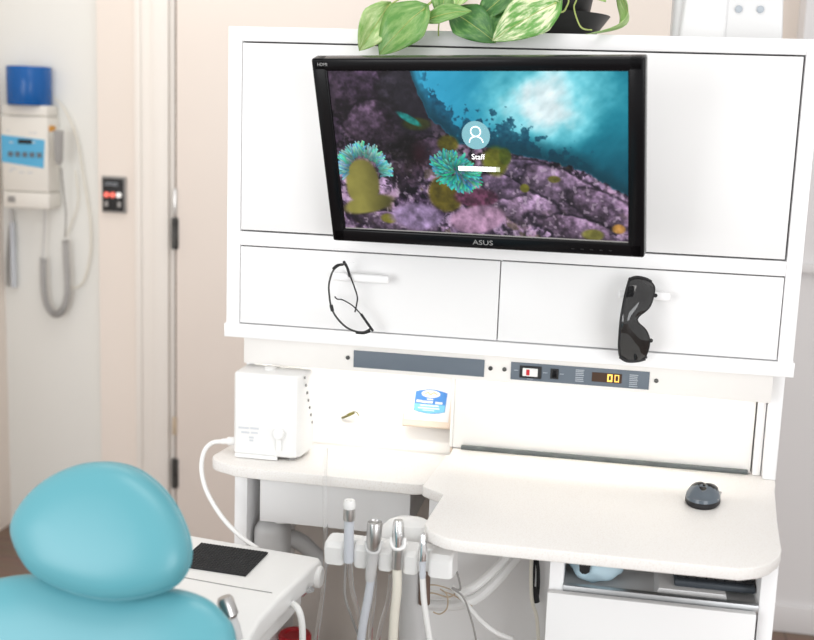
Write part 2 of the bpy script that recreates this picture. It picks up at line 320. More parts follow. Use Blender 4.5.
MB().box(-0.723, -0.697, 0.0, 0.355, 0, 0.7488, 0.001).build('end_panel', 'laminate', cb)
MB().box(-0.318, -0.0785, -0.065, -0.047, 0.0, 0.7703, 0.001).build('knee_panel', 'laminate_door', cb)

# under-cabinet lamps hidden behind the fascia
for x0, x1, y, strength, colr in ((-0.68, -0.34, 0.135, 0.32, (1.0, 0.97, 0.92)), (-0.28, 0.24, 0.098, 0.36, (1.0, 0.94, 0.84))):
    lt = thing('under_cabinet_lamp', 'slim tube lamp under the overhead cabinet above the ' + ('left counter' if x0 < -0.5 else 'right counter'), 'lamp', ((x0 + x1) / 2, y, 1.013))
    MB().box(x0, x1, y - 0.012, y + 0.012, 1.001, 1.013, 0.001).build('housing', 'plastic_white', lt)
    MB().tube([(x0 + 0.01, y, 0.993), (x1 - 0.01, y, 0.993)], 0.007, 10, 0).build('tube', 'lamp_warm', lt)
    area('lamp_light', ((x0 + x1) / 2, y, 0.984), ((x0 + x1) / 2, y, 0), x1 - x0 - 0.03, 0.012, strength, colr)

# blank grey panel and control panel on the fascia
tag(MB().box(-0.500, -0.2405, 0.0575, 0.0598, 0.9575, 0.9915, 0.0006).build('blank_panel', 'slate', loc=(-0.37, 0.059, 0.9575)), 'blank slate grey strip panel on the fascia above the left counter', 'panel')
cp = thing('control_panel', 'slate grey control panel with rocker switch and amber digital display', 'control panel', (-0.058, 0.059, 0.9575))
MB().box(-0.189, 0.0725, 0.0575, 0.0598, 0.9572, 0.9915, 0.0006).build('plate', 'slate', cp)
def cpx(px): return -0.189 + (px - 511) / 138.0 * 0.2615
rk = MB().box(-0.1720, -0.1300, 0.0550, 0.0575, 0.9625, 0.9865, 0.001).build('rocker_switch', 'black_matte', cp)
MB().box(-0.1660, -0.1370, 0.0525, 0.0552, 0.9665, 0.9825, 0.001).build('rocker', 'plastic_white', rk)
MB().box(-0.1590, -0.1525, 0.0519, 0.0526, 0.9685, 0.9800, 0.0002).build('indicator', 'red', rk)
bt = MB().box(-0.1130, -0.0975, 0.0555, 0.0575, 0.9645, 0.9845, 0.001).build('push_button', 'black_matte', cp)
MB().box(-0.1095, -0.1010, 0.0545, 0.0557, 0.9675, 0.9815, 0.0005).build('cap', 'black_gloss', bt)
dp = MB().box(-0.0345, 0.0215, 0.0566, 0.0576, 0.9655, 0.9835).build('display', 'amber_off', cp)
def digit(x0, w, z0, h, t=0.0019):
    y0, y1 = 0.0559, 0.0566; mb = MB()
    mb.box(x0, x0 + w, y0, y1, z0, z0 + t).box(x0, x0 + w, y0, y1, z0 + h - t, z0 + h)
    for xx in (x0, x0 + w - t): mb.box(xx, xx + t, y0, y1, z0 + t, z0 + h / 2 - 0.0003).box(xx, xx + t, y0, y1, z0 + h / 2 + 0.0003, z0 + h - t)
    return mb
digit(-0.0055, 0.0095, 0.9672, 0.0145, 0.0027).build('digit', 'amber_on', dp)
digit(0.0080, 0.0085, 0.9676, 0.0138, 0.0016).build('digit', 'amber_on', dp)
for x0, zs in ((-0.0655, (0.9630, 0.9665, 0.970, 0.9745, 0.978, 0.9815, 0.9845)), (0.0355, (0.9605, 0.9645, 0.968, 0.972, 0.9755, 0.979, 0.9825))):
    for j, z in enumerate(zs): MB().box(x0, x0 + (0.015 if j % 3 else 0.016), 0.0570, 0.0576, z, z + 0.0018).build('legend_line', 'mark_light', cp)
for x0, z in ((-0.1830, 0.9755), (-0.1270, 0.9745), (-0.0955, 0.9745)): MB().box(x0, x0 + 0.008, 0.0570, 0.0576, z, z + 0.0012).build('legend_line', 'mark_light', cp)
MB().box(-0.157, -0.146, 0.0570, 0.0576, 0.9600, 0.9612).build('legend_line', 'mark_light', cp)

# ------------------------------------------------------------------ counters
def arc(cx, cy, r, a0, a1, n=6): return [(cx + r * math.cos(math.radians(a0 + (a1 - a0) * i / n)), cy + r * math.sin(math.radians(a0 + (a1 - a0) * i / n))) for i in range(n + 1)]
rp = [(-0.304, 0.127), (0.324, 0.127), (0.320, 0.075), (0.314, 0.038), (0.2975, -0.133), (0.2905, -0.225), (0.2865, -0.280), (0.279, -0.310), (0.262, -0.343), (0.243, -0.365), (0.213, -0.381),
      (-0.10, -0.383), (-0.215, -0.383), (-0.243, -0.376), (-0.262, -0.362), (-0.276, -0.345), (-0.284, -0.322), (-0.283, -0.290), (-0.2775, -0.172), (-0.280, -0.163), (-0.318, -0.134), (-0.3215, -0.128), (-0.3205, -0.118), (-0.311, 0.06), (-0.3105, 0.076), (-0.304, 0.0765)]
tag(MB().prism(rp, 0.7705, 0.7900, 0.0018, 3).build('worktop', 'speckle', loc=(0, -0.1, 0.7705)), 'larger speckled cream worktop with notched corner carrying the computer mouse', 'worktop')
lp = [(-0.313, 0.3), (-0.735, 0.3)] + arc(-0.722, 0.0, 0.045, 165, 250, 7) + [(-0.70, -0.060), (-0.64, -0.064), (-0.36, -0.066)] + arc(-0.35, -0.040, 0.026, -90, -10, 5) + [(-0.325, 0.0), (-0.3185, 0.078), (-0.313, 0.078)]
tag(MB().prism(lp, 0.7490, 0.770, 0.0018, 3).build('worktop', 'speckle', loc=(-0.53, 0.1, 0.749)), 'smaller speckled cream worktop with rounded end carrying the white appliance', 'worktop')
# drawer box below the left worktop
ub = thing('under_counter_drawer', 'white drawer box hung beneath the smaller left worktop', 'drawer', (-0.517, 0.1, 0.641))
MB().box(-0.664, -0.370, 0.012, 0.25, 0.648, 0.7488, 0.001).build('body', 'laminate', ub)
MB().box(-0.669, -0.365, -0.004, 0.0118, 0.643, 0.7488, 0.0015).build('drawer_front', 'laminate_door', ub)

# ------------------------------------------------------------------ pedestal with open shelf below the right worktop
pd = thing('pedestal_cabinet', 'white pedestal cabinet with open shelf and drawer under the right worktop', 'cabinet', (0.105, 0.0, 0.0))
MB().box(-0.0780, -0.0545, -0.260, 0.300, 0.0, 0.7703, 0.001).build('side_panel', 'laminate', pd)
MB().box(0.2630, 0.2880, -0.260, 0.300, 0.0, 0.7703, 0.001).build('side_panel', 'laminate', pd)
MB().box(-0.0543, 0.2628, -0.249, 0.280, 0.660, 0.6737, 0.0005).build('shelf', 'plastic_light_grey', pd)
MB().box(-0.0543, 0.2628, 0.282, 0.299, 0.0, 0.770, 0.0005).build('back_panel', 'laminate', pd)
MB().box(-0.0543, 0.2628, -0.2636, -0.2495, 0.6705, 0.6846, 0.001).build('shelf_rail', 'aluminium', pd)
df = MB().box(-0.0789, 0.2579, -0.280, -0.265, 0.12, 0.676, 0.0015).build('drawer_front', 'laminate_door', pd)
MB().box(-0.0540, 0.2620, -0.245, 0.27, 0.13, 0.64).build('drawer_box', 'black_matte', df)
MB().box(-0.0543, 0.2628, -0.22, -0.19, 0.0, 0.11).build('plinth', 'black_matte', pd)

# things on the pedestal shelf
def blob(c, sx, sy, sz, nu=28, nv=16, amp=0.12, seed=1, flat=0.0):
    r2 = random.Random(seed); ph = [(r2.uniform(0, 6.3), r2.randint(2, 5), r2.uniform(0, 6.3), r2.randint(1, 4)) for _ in range(5)]
    vs = []; fs = []
    for j in range(nv + 1):
        th = math.pi * j / nv
        for i in range(nu):
            a = 2 * math.pi * i / nu
            k = 1 + amp * sum(math.sin(m * a + p) * math.sin(q * th + s) for p, m, s, q in ph) / 2
            z = math.cos(th) * sz * k
            if z < 0: z *= (1 - flat)
            vs.append((c[0] + math.sin(th) * math.cos(a) * sx * k, c[1] + math.sin(th) * math.sin(a) * sy * k, c[2] + z))
    for j in range(nv):
        for i in range(nu): fs.append((j * nu + i, j * nu + (i + 1) % nu, (j + 1) * nu + (i + 1) % nu, (j + 1) * nu + i))
    return vs, fs
bp_ = thing('cloth_pouch', 'pale blue cloth pouch with black strap on the open shelf', 'pouch', (0.0, -0.2, 0.674))
vs, fs = blob((-0.0018, -0.198, 0.7068), 0.0503, 0.0435, 0.0326, amp=0.16, seed=5, flat=0.05)
MB().faces(vs, fs).build('bag', 'pale_blue_cloth', bp_)
MB().prism([(-0.0335, 0.7412), (-0.0085, 0.7412), (-0.0125, 0.7060), (-0.0180, 0.7015), (-0.0245, 0.7015), (-0.0290, 0.7060)], 0.2405, 0.2485, 0.001, M=Matrix.Rotation(math.pi / 2, 4, 'X')).build('strap', 'black_matte', bp_)
pp = thing('paper_stack', 'white sheets of paper lying under the keyboard on the open shelf', 'paper', (0.157, -0.15, 0.674))
for i in range(4): MB().box(0.098 + i * 0.0018, 0.2157 - i * 0.001, -0.2383 + i * 0.001, -0.05, 0.6740 + i * 0.0032, 0.6769 + i * 0.0032).build('sheet', 'paper', pp)
kb = thing('keyboard', 'black keyboard stored on the open shelf above the paper', 'keyboard', (0.195, -0.15, 0.687))
MB().box(0.1287, 0.2615, -0.2237, -0.088, 0.6872, 0.6990, 0.0036, 3).build('body', 'keyboard_shell', kb)
for j in range(4):
    for i in range(8): MB().box(0.135 + i * 0.0156, 0.1488 + i * 0.0156, -0.213 + j * 0.0172, -0.1976 + j * 0.0172, 0.6992, 0.7035, 0.001, 1).build('key', 'black_matte', kb)

# ------------------------------------------------------------------ monitor
MW, MH = 0.565, 0.335
Mm = Matrix.Translation((-0.247, -0.158, 1.387)) @ Matrix.Rotation(math.radians(-9.4), 4, 'Z') @ Matrix.Rotation(math.radians(-1.1), 4, 'Y') @ Matrix.Rotation(math.radians(17.2), 4, 'X')
mo = thing('monitor', 'black widescreen monitor showing underwater reef login screen on the cabinet door', 'monitor', M=Mm)
fr = MB()
SX, SZ0, SZ1 = 0.2555, -0.1425, 0.1455     # active screen
fr.box(-MW / 2, -SX, -0.006, 0.020, -MH / 2, MH / 2, 0.004, 3).box(SX, MW / 2, -0.006, 0.020, -MH / 2, MH / 2, 0.004, 3)
fr.box(-MW / 2 + 0.002, MW / 2 - 0.002, -0.006, 0.020, SZ1, MH / 2, 0.004, 3).box(-MW / 2 + 0.002, MW / 2 - 0.002, -0.006, 0.020, -MH / 2, SZ0, 0.004, 3)
frame = fr.build('bezel', 'black_gloss', mo)
MB().box(-MW / 2 + 0.01, MW / 2 - 0.01, 0.004, 0.030, -MH / 2 + 0.01, MH / 2 - 0.01, 0.006, 3).box(-0.14, 0.14, 0.03, 0.05, -0.10, 0.08, 0.008, 3).build('rear_shell', 'black_matte', mo)
MB().box(-0.05, 0.05, 0.05, 0.058, -0.05, 0.05, 0.002).tube([(0, 0.055, 0), (0, 0.135, -0.035)], 0.018, 14, 0).build('wall_mount', 'black_matte', mo)
MB().box(-SX, SX, -0.0032, -0.0022, SZ0, SZ0 + 0.0018).build('screen_lip', 'plastic_grey', frame)
text_mesh('ASUS', 0.0125, Matrix.Translation((0.004, -0.0065, -0.1553)) @ FRONT @ Matrix.Diagonal((1.3, 1, 1, 1))).build('maker_lettering', 'bezel_mark', frame)
text_mesh('HDMI', 0.0075, Matrix.Translation((-0.262, -0.0065, 0.1575)) @ FRONT).build('port_lettering', 'bezel_mark', frame)
for i in range(5): MB().box(0.16 + i * 0.016, 0.165 + i * 0.016, -0.0066, -0.006, -0.158, -0.1565).build('button_mark', 'black_matte', frame)

# the picture on the screen: colours computed per vertex of a fine grid
def vnoise(u, v, sx, sy, seed):
    r = np.random.default_rng(seed); g = r.random((64, 64))
    x = u * sx; y = v * sy; xi = np.floor(x).astype(int); yi = np.floor(y).astype(int); fx = x - xi; fy = y - yi
    fx = fx * fx * (3 - 2 * fx); fy = fy * fy * (3 - 2 * fy)
    a = g[yi % 64, xi % 64]; b = g[yi % 64, (xi + 1) % 64]; c = g[(yi + 1) % 64, xi % 64]; d = g[(yi + 1) % 64, (xi + 1) % 64]
    return (a * (1 - fx) + b * fx) * (1 - fy) + (c * (1 - fx) + d * fx) * fy
def fbm(u, v, s, seed, oct=4):
    t = 0; amp = 0.5; f = 1.0
    for k in range(oct): t = t + amp * vnoise(u, v, s * 1.78 * f, s * f, seed + k); amp *= 0.5; f *= 2.03
    return t / (1 - 0.5 ** oct)
NU, NV = 440, 250
U, V = np.meshgrid(np.linspace(0, 1, NU), np.linspace(0, 1, NV)); A = 1.78
def C_(r, g, b): return np.array([r, g, b], float) / 255
img = np.zeros((NV, NU, 3))
def mixin(mask, col):
    global img
    img = img * (1 - mask[..., None]) + col * mask[..., None]
def sm(a, b, x): t = np.clip((x - a) / (b - a), 0, 1); return t * t * (3 - 2 * t)
n1 = fbm(U, V, 7, 1); n2 = fbm(U, V, 22, 9); n3 = fbm(U, V, 48, 20, 2); n4 = fbm(U + 0.5 * n1, V + 0.4 * n2, 5, 33)
# rock
rock = C_(92, 70, 98) * 1.0
rdg = 1 - np.abs(2 * fbm(U + 0.15 * n2, V + 0.2 * n1, 11, 140) - 1) ** 0.8; lit = np.clip(sm(0.30, 0.66, n1 * 0.35 + n2 * 0.65) * (0.45 + 0.75 * sm(0.35, 0.8, V + 0.25 * U)) * (0.55 + 0.5 * rdg), 0, 1)[..., None]
img = C_(38, 26, 44) * (1 - lit) + C_(178, 150, 184) * lit
img = img * (0.62 + 0.76 * n3[..., None])
crev = sm(0.47, 0.33, n4); mixin(crev * 0.8, C_(16, 13, 20)); veins = sm(0.055, 0.0, np.abs(fbm(U + 0.1 * n2, V + 0.12 * n1, 6, 171) - 0.5)); mixin(veins * 0.7, C_(18, 14, 22))
pink = sm(0.50, 0.66, fbm(U, V, 9, 51)) * sm(0.4, 0.6, n2); mixin(pink * 0.5, C_(205, 165, 195))
ol = sm(0.60, 0.70, fbm(U, V, 13, 77)) * sm(0.45, 0.55, V); mixin(ol * 0.5, C_(78, 70, 40))
for bu, bv, ru, rv, rot, cc, kk in ((0.10, 0.13, 0.13, 0.17, 0.2, (96, 74, 104), 0.7), (0.16, 0.33, 0.12, 0.15, -0.2, (124, 98, 128), 0.8), (0.27, 0.15, 0.09, 0.20, -0.5, (54, 50, 62), 0.85), (0.24, 0.62, 0.07, 0.10, 0.0, (70, 52, 72), 0.7),
        (0.36, 0.50, 0.10, 0.10, 0.3, (118, 92, 122), 0.7), (0.68, 0.62, 0.16, 0.10, 0.3, (112, 94, 122), 0.8), (0.80, 0.72, 0.17, 0.13, 0.35, (150, 124, 154), 0.8), (0.93, 0.80, 0.12, 0.10, 0.4, (138, 112, 142), 0.7), (0.66, 0.82, 0.13, 0.10, 0.25, (160, 132, 164), 0.8), (0.82, 0.93, 0.15, 0.08, 0.2, (150, 122, 152), 0.8), (0.58, 0.68, 0.07, 0.07, 0.2, (132, 108, 140), 0.7), (0.20, 0.95, 0.14, 0.07, 0.1, (146, 120, 150), 0.8)):
    x = (U - bu) * A; y = V - bv; c_, s_ = math.cos(rot), math.sin(rot); X = (x * c_ + y * s_) / (ru * A); Y = (-x * s_ + y * c_) / rv
    q = np.sqrt(X * X + Y * Y) + (n1 - 0.5) * 0.7 + (n2 - 0.5) * 0.25; m_ = sm(1.02, 0.90, q); rim = sm(0.86, 1.0, q) * sm(1.16, 1.0, q)
    shade = np.clip(0.78 - 0.42 * Y + 0.12 * X, 0.25, 1.25) * (0.35 + 1.15 * n2) * (0.62 + 0.76 * n3)
    mixin(m_ * kk, C_(*cc) * shade[..., None]); mixin(rim * 0.6, C_(20, 15, 24) * np.ones_like(img))
spk = sm(0.66, 0.74, fbm(U, V, 40, 210, 2)); mixin(spk * 0.45 * sm(0.3, 0.6, V), C_(206, 186, 206) * np.ones_like(img))
# darker wall of rock upper left
dk = sm(0.46, 0.30, U + 0.12 * V) * sm(0.62, 0.40, V); img = img * (1 - 0.22 * dk[..., None])
dk2 = np.exp(-(((U - 0.27) / 0.10) ** 2 + ((V - 0.48) / 0.13) ** 2)); img = img * (1 - 0.75 * dk2[..., None])
mixin(sm(0.2, 0.27, U) * sm(0.42, 0.34, V) * 0.55, C_(38, 36, 46))
mixin(np.exp(-(((U - 0.30) / 0.03) ** 2 + ((V - 0.5) / 0.07) ** 2)) * 0.6, C_(48, 12, 24))
# water above the slope
bx_ = [0, 0.288, 0.315, 0.345, 0.38, 0.44, 0.57, 0.71, 0.84, 0.93, 1.0]; bv_ = [-0.3, -0.02, 0.14, 0.26, 0.32, 0.42, 0.46, 0.50, 0.56, 0.645, 0.72]
bd = np.interp(U, bx_, bv_) + (n2 - 0.5) * 0.05
water = sm(0.012, -0.012, V - bd)
d0 = np.sqrt(((U - 0.76) / 0.21) ** 2 + ((V - 0.16) / 0.28) ** 2) + (fbm(U, V, 6, 91) - 0.5) * 0.9
wc = C_(18, 128, 150) * np.ones_like(img)
left = sm(0.75, 0.30, U)[..., None]; wc = wc * (1 - left) + C_(52, 168, 208) * left
dep = sm(0.30, 0.72, V + 0.35 * (U - 0.75))[..., None]; wc = wc * (1 - dep) + C_(6, 84, 104) * dep
glow = sm(1.35, 0.45, d0)[..., None]; wc = wc * (1 - glow) + C_(120, 214, 228) * glow
core = sm(0.75, 0.15, d0)[..., None]; wc = wc * (1 - core) + C_(226, 244, 248) * core
streak = (fbm(U + V * 0.4, V, 16, 15)[..., None] - 0.5) * 0.18; wc = np.clip(wc + streak * (0.4 + glow), 0, 1)
mixin(water, wc)
kelp = sm(0.0, 0.03, V - (bd - 0.15 * sm(1.0, 0.55, U) - 0.02 - 0.035 * np.sin(U * 23) + (fbm(U, V, 26, 61) - 0.5) * 0.34)) * water * sm(0.29, 0.37, U) * sm(0.98, 0.75, U)
mixin(kelp * (0.55 + 0.4 * n3), C_(4, 58, 84) * np.ones_like(img))
mixin(water * sm(0.14, 0.0, bd - V) * 0.75, C_(6, 52, 66) * np.ones_like(img))
# olive sponges
def ell(cu, cv, ru, rv, soft=0.25, rot=0.0, wob=0.25):
    x = (U - cu) * A; y = V - cv; c, s = math.cos(rot), math.sin(rot); X = x * c + y * s; Y = -x * s + y * c
    return sm(1 + soft, 1 - soft, np.sqrt((X / (ru * A)) ** 2 + (Y / rv) ** 2) + (n1 - 0.5) * wob)
for cu, cv, ru, rv, cc in ((0.405, 0.43, 0.035, 0.05, (96, 92, 22)), (0.565, 0.53, 0.042, 0.085, (92, 96, 20)), (0.60, 0.50, 0.02, 0.05, (70, 84, 22)), (0.30, 0.315, 0.05, 0.04, (54, 60, 26)), (0.885, 0.965, 0.035, 0.035, (120, 118, 50)), (0.17, 0.92, 0.03, 0.03, (112, 108, 34)), (0.97, 0.92, 0.022, 0.03, (176, 128, 60)), (0.66, 0.69, 0.015, 0.025, (106, 104, 30)), (0.76, 0.63, 0.02, 0.02, (110, 104, 40))):
    mixin(ell(cu, cv, ru, rv) * 0.9, C_(*cc) * (0.6 + 0.8 * n2[..., None]))
mixin(ell(0.275, 0.285, 0.045, 0.022, rot=0.5) * 0.9, C_(24, 132, 128) * (0.7 + 0.6 * n3[..., None]))
# anemone columns
body = C_(138, 132, 66) * (0.55 + 0.55 * sm(0.19, 0.06, U)[..., None]) * (0.8 + 0.4 * n1[..., None])
mixin(np.maximum(ell(0.085, 0.70, 0.062, 0.15, 0.12), ell(0.10, 0.83, 0.095, 0.055, 0.2, -0.25)), body)
mixin(ell(0.385, 0.74, 0.06, 0.11, 0.15, -0.15), C_(92, 82, 28) * (0.6 + 0.8 * n2[..., None]))
mixin(ell(0.49, 0.76, 0.07, 0.06, 0.2), C_(92, 52, 74) * (0.5 + n3[..., None]))
mixin(ell(0.49, 0.90, 0.10, 0.085, 0.15, -0.2), C_(176, 138, 168) * (0.45 + 0.9 * n2[..., None]))
mixin(ell(0.27, 0.90, 0.09, 0.085, 0.2), C_(160, 136, 176) * (0.4 + n2[..., None]))
# tentacles
def stroke(u0, v0, u1, v1, wd, col):
    global img
    x0 = int(max(0, (min(u0, u1) - 0.02) * NU)); x1 = int(min(NU, (max(u0, u1) + 0.02) * NU)); y0 = int(max(0, (min(v0, v1) - 0.03) * NV)); y1 = int(min(NV, (max(v0, v1) + 0.03) * NV))
    if x1 <= x0 or y1 <= y0: return
    uu = U[y0:y1, x0:x1] * A; vv = V[y0:y1, x0:x1]; dx = (u1 - u0) * A; dy = v1 - v0; L2 = dx * dx + dy * dy + 1e-9
    t = np.clip(((uu - u0 * A) * dx + (vv - v0) * dy) / L2, 0, 1); d = np.sqrt((uu - u0 * A - t * dx) ** 2 + (vv - v0 - t * dy) ** 2)
    m = sm(wd, wd * 0.35, d)[..., None]; img[y0:y1, x0:x1] = img[y0:y1, x0:x1] * (1 - m) + col * (0.65 + 0.5 * t[..., None]) * m
pr = random.Random(3)
for k in range(280):      # left anemone crown: an arch of tentacles
    t = pr.random(); ang = math.pi * (1.02 - 0.98 * t)
    cu = 0.095 + 0.052 * math.cos(ang) * 1.25 + pr.uniform(-.008, .008); cv = 0.62 - 0.125 * math.sin(ang) + 0.03 * t + pr.uniform(-.02, .02)
    a = ang + pr.uniform(-0.7, 0.7); L = pr.uniform(0.035, 0.075)
    stroke(cu, cv, cu + L * math.cos(a) / A, cv - L * math.sin(a), 0.0065, C_(90 + pr.randint(-20, 60), 190 + pr.randint(-40, 20), 178 + pr.randint(-30, 30)))
for k in range(420):      # centre anemone crown
    r0 = math.sqrt(pr.random()); a = pr.uniform(0, 6.283); cx = 0.425 + 0.058 * r0 * math.cos(a) + 0.028 * (r0 * math.sin(a)); cv = 0.60 + 0.085 * r0 * math.sin(a)
    aa = a + pr.uniform(-0.6, 0.6); L = pr.uniform(0.03, 0.065)
    stroke(cx, cv, cx + L * math.cos(aa) / A, cv + L * math.sin(aa), 0.0065, C_(50 + pr.randint(-20, 50), 178 + pr.randint(-60, 25), 160 + pr.randint(-40, 30)))
img = np.clip(img, 0, 1)
lin = np.where(img <= 0.04045, img / 12.92, ((img + 0.055) / 1.055) ** 2.4)
me = bpy.data.meshes.new('screen')
xs = -SX + U * 2 * SX; zs = SZ1 - V * (SZ1 - SZ0)
verts = np.stack([xs, np.full_like(xs, -0.0020), zs], -1).reshape(-1, 3)
idx = np.arange(NU * NV).reshape(NV, NU)
quads = np.stack([idx[:-1, :-1], idx[1:, :-1], idx[1:, 1:], idx[:-1, 1:]], -1).reshape(-1, 4)
me.vertices.add(len(verts)); me.vertices.foreach_set('co', verts.ravel())
me.loops.add(quads.size); me.loops.foreach_set('vertex_index', quads.ravel())
me.polygons.add(len(quads)); me.polygons.foreach_set('loop_start', np.arange(0, quads.size, 4)); me.polygons.foreach_set('loop_total', np.full(len(quads), 4))
me.update(); me.validate()
ca = me.color_attributes.new('picture', 'FLOAT_COLOR', 'POINT')
ca.data.foreach_set('color', np.concatenate([lin.reshape(-1, 3), np.ones((NU * NV, 1))], 1).ravel())
sm_ = bpy.data.materials.new('screen_picture'); sm_.use_nodes = True; nt = sm_.node_tree; b = nt.nodes['Principled BSDF']
at = nt.nodes.new('ShaderNodeVertexColor'); at.layer_name = 'picture'
b.inputs['Base Color'].default_value = (0.004, 0.004, 0.004, 1); b.inputs['Roughness'].default_value = 0.35; b.inputs['Specular IOR Level'].default_value = 0.25
nt.links.new(at.outputs['Color'], b.inputs['Emission Color']); b.inputs['Emission Strength'].default_value = 0.95
me.materials.append(sm_)
scr = bpy.data.objects.new('screen', me); COL.objects.link(scr); scr.parent = mo; LOC[scr.name] = None
def suv(u, v, y=-0.0026): return (-SX + u * 2 * SX, y, SZ1 - v * (SZ1 - SZ0))
ix, iy, iz = suv(0.504, 0.375)
MB().lathe([(0.0245, 0), (0.0245, 0.0003)], 40, Matrix.Translation((ix, iy, iz)) @ FRONT).build('user_icon', 'icon_disc', scr)
hd = [(ix + 0.0085 * math.cos(a), iy - 0.0008, iz + 0.0065 + 0.0085 * math.sin(a)) for a in [2 * math.pi * k / 28 for k in range(29)]]
sh = [(ix + 0.0118 * math.cos(a), iy - 0.0008, iz - 0.0125 + 0.0105 * math.sin(a)) for a in [math.pi * k / 20 for k in range(21)]]
MB().tube(hd, 0.0009, 5, 0).tube(sh, 0.0009, 5, 0).build('user_outline', 'icon_white', scr)
tx = suv(0.507, 0.507, -0.0030)
text_mesh('Staff', 0.0135, Matrix.Translation(tx) @ FRONT, extrude=0.0001).build('user_lettering', 'icon_white', scr)
px_, py_, pz_ = suv(0.512, 0.580)
MB().box(px_ - 0.0385, px_ + 0.0275, -0.0031, -0.0025, pz_ - 0.0040, pz_ + 0.0040).build('password_field', 'icon_white', scr)
MB().box(px_ + 0.0276, px_ + 0.0345, -0.0031, -0.0025, pz_ - 0.0040, pz_ + 0.0040).build('submit_button', 'icon_arrow', scr)

# ------------------------------------------------------------------ small white appliance on the left worktop
ap = thing('bench_appliance', 'white plastic bench appliance with vented side on the smaller worktop', 'appliance', (-0.6600, 0.03, 0.770))
poly = [(-0.7265, 0.004), (-0.7220, -0.001), (-0.6100, -0.001), (-0.5980, 0.003), (-0.5910, 0.014), (-0.5840, 0.075), (-0.5920, 0.082), (-0.7200, 0.082), (-0.7265, 0.075)]
MB().prism(poly, 0.7765, 0.944, 0.006, 3).build('housing', 'plastic_white', ap)
MB().prism([(-0.7220, -0.0045), (-0.6500, -0.0045), (-0.6350, -0.0035), (-0.6350, 0.0), (-0.7220, 0.0)], 0.7715, 0.779).build('skirt', 'plastic_white', ap)
for x, y in ((-0.7100, 0.02), (-0.7100, 0.065), (-0.6100, 0.02), (-0.6100, 0.065)): MB().lathe([(0.008, 0), (0.009, 0.007)], 12, Matrix.Translation((x, y, 0.770))).build('foot', 'plastic_grey', ap)
MB().lathe([(0.022, 0), (0.022, 0.0008), (0.019, 0.0012)], 30, Matrix.Translation((-0.6900, -0.0005, 0.913)) @ FRONT).build('round_emblem', 'laminate', ap)
MB().lathe([(0.012, 0), (0.012, 0.006), (0.009, 0.010)], 24, Matrix.Translation((-0.6320, -0.0005, 0.826)) @ FRONT).box(-0.6380, -0.6260, -0.007, 0.0, 0.79, 0.826, 0.003).build('dial', 'plastic_white', ap)
MB().lathe([(0.012, 0), (0.012, 0.004), (0.008, 0.007)], 20, Matrix.Translation((-0.6650, 0.04, 0.943))).build('cap', 'plastic_white', ap)
for x0, wd, z in ((-0.7160, 0.022, 0.8295), (-0.6920, 0.018, 0.8300), (-0.7100, 0.017, 0.8205), (-0.6900, 0.014, 0.8210), (-0.6940, 0.010, 0.811), (-0.6930, 0.008, 0.805)):
    MB().box(x0, x0 + wd, -0.0014, -0.0008, z, z + 0.004).build('print_line', 'mark_grey', ap)
for k in range(7):
    MB().box(-0.5895 + k * 0.0006, -0.5865 + k * 0.0006, 0.018 + k * 0.008, 0.022 + k * 0.008, 0.935 - k * 0.017, 0.940 - k * 0.017).build('vent_slot', 'plastic_grey', ap)
cbl = thing('power_cable', 'thick white cable plugged into the bench appliance and drooping behind the instrument cart', 'cable', (-0.7357,0.0300,0.7910))
MB().tube([(-0.7315,0.0300,0.7934), (-0.7483,0.0300,0.7919)], 0.0085, 12, 0).tube([(-0.7462,0.0300,0.7921), (-0.7610,0.0300,0.7897)], 0.006, 12, 0).build('plug', 'plastic_white', cbl)
MB().tube([(-0.7589,0.0300,0.7899), (-0.7785,0.0200,0.7878), (-0.7879,0.0000,0.7739), (-0.7854,-0.0200,0.7428), (-0.7625,-0.0500,0.7091), (-0.7206,-0.0800,0.6724), (-0.6736,-0.1100,0.6496), (-0.6278,-0.1400,0.6398)], 0.0046, 10, 8).build('cord', 'plastic_white', cbl)

# flat card pack with blue label leaning on the coved backsplash
cM = Matrix.Translation((-0.366, 0.170, 0.820)) @ Matrix.Rotation(math.radians(-34), 4, 'X')
ck = thing('label_pack', 'tan edged white card pack with a blue label leaning on the backsplash', 'box', M=cM)
MB().box(-0.052, 0.048, -0.0065, 0.004, -0.004, 0.125, 0.002).build('card', 'tan_card', ck)
MB().box(-0.049, 0.044, -0.0078, -0.0065, 0.008, 0.1235, 0.0004).build('face', 'paper', ck)
LT = Matrix.Translation((0.0, 0.0, 0.006)) @ Matrix.Diagonal((0.86, 1.0, 0.76, 1))
lab = [(-0.036, 0.030)] + [(-0.036 + 0.076 * t, 0.030 - 0.007 * math.sin(math.pi * t)) for t in (0.2, 0.4, 0.6, 0.8)] + [(0.040, 0.030), (0.041, 0.086)] + [(0.040 - 0.076 * t, 0.086 + 0.008 * math.sin(math.pi * t)) for t in (0.2, 0.4, 0.6, 0.8)] + [(-0.037, 0.086)]
lb = MB().prism(lab, 0.0078, 0.0085, M=LT @ FRONT).build('label', 'label_blue', ck)
MB().prism([(-0.035, 0.030), (0.002, 0.0235), (0.039, 0.030), (0.039, 0.050), (-0.035, 0.050)], 0.0085, 0.0088, M=LT @ FRONT).build('lower_band', 'label_sky', lb)
MB().prism([(0.001 + 0.023 * math.cos(a), 0.080 + 0.011 * math.sin(a)) for a in [2 * math.pi * k / 28 for k in range(28)]], 0.0085, 0.0090, M=LT @ FRONT).build('oval', 'paper', lb)
MB().tube([LT @ Vector(p) for p in ((-0.014, -0.0092, 0.078), (-0.006, -0.0092, 0.084), (0.0, -0.0092, 0.078), (0.008, -0.0092, 0.084), (0.017, -0.0092, 0.079))], 0.001, 5).build('squiggle', 'orange', lb)
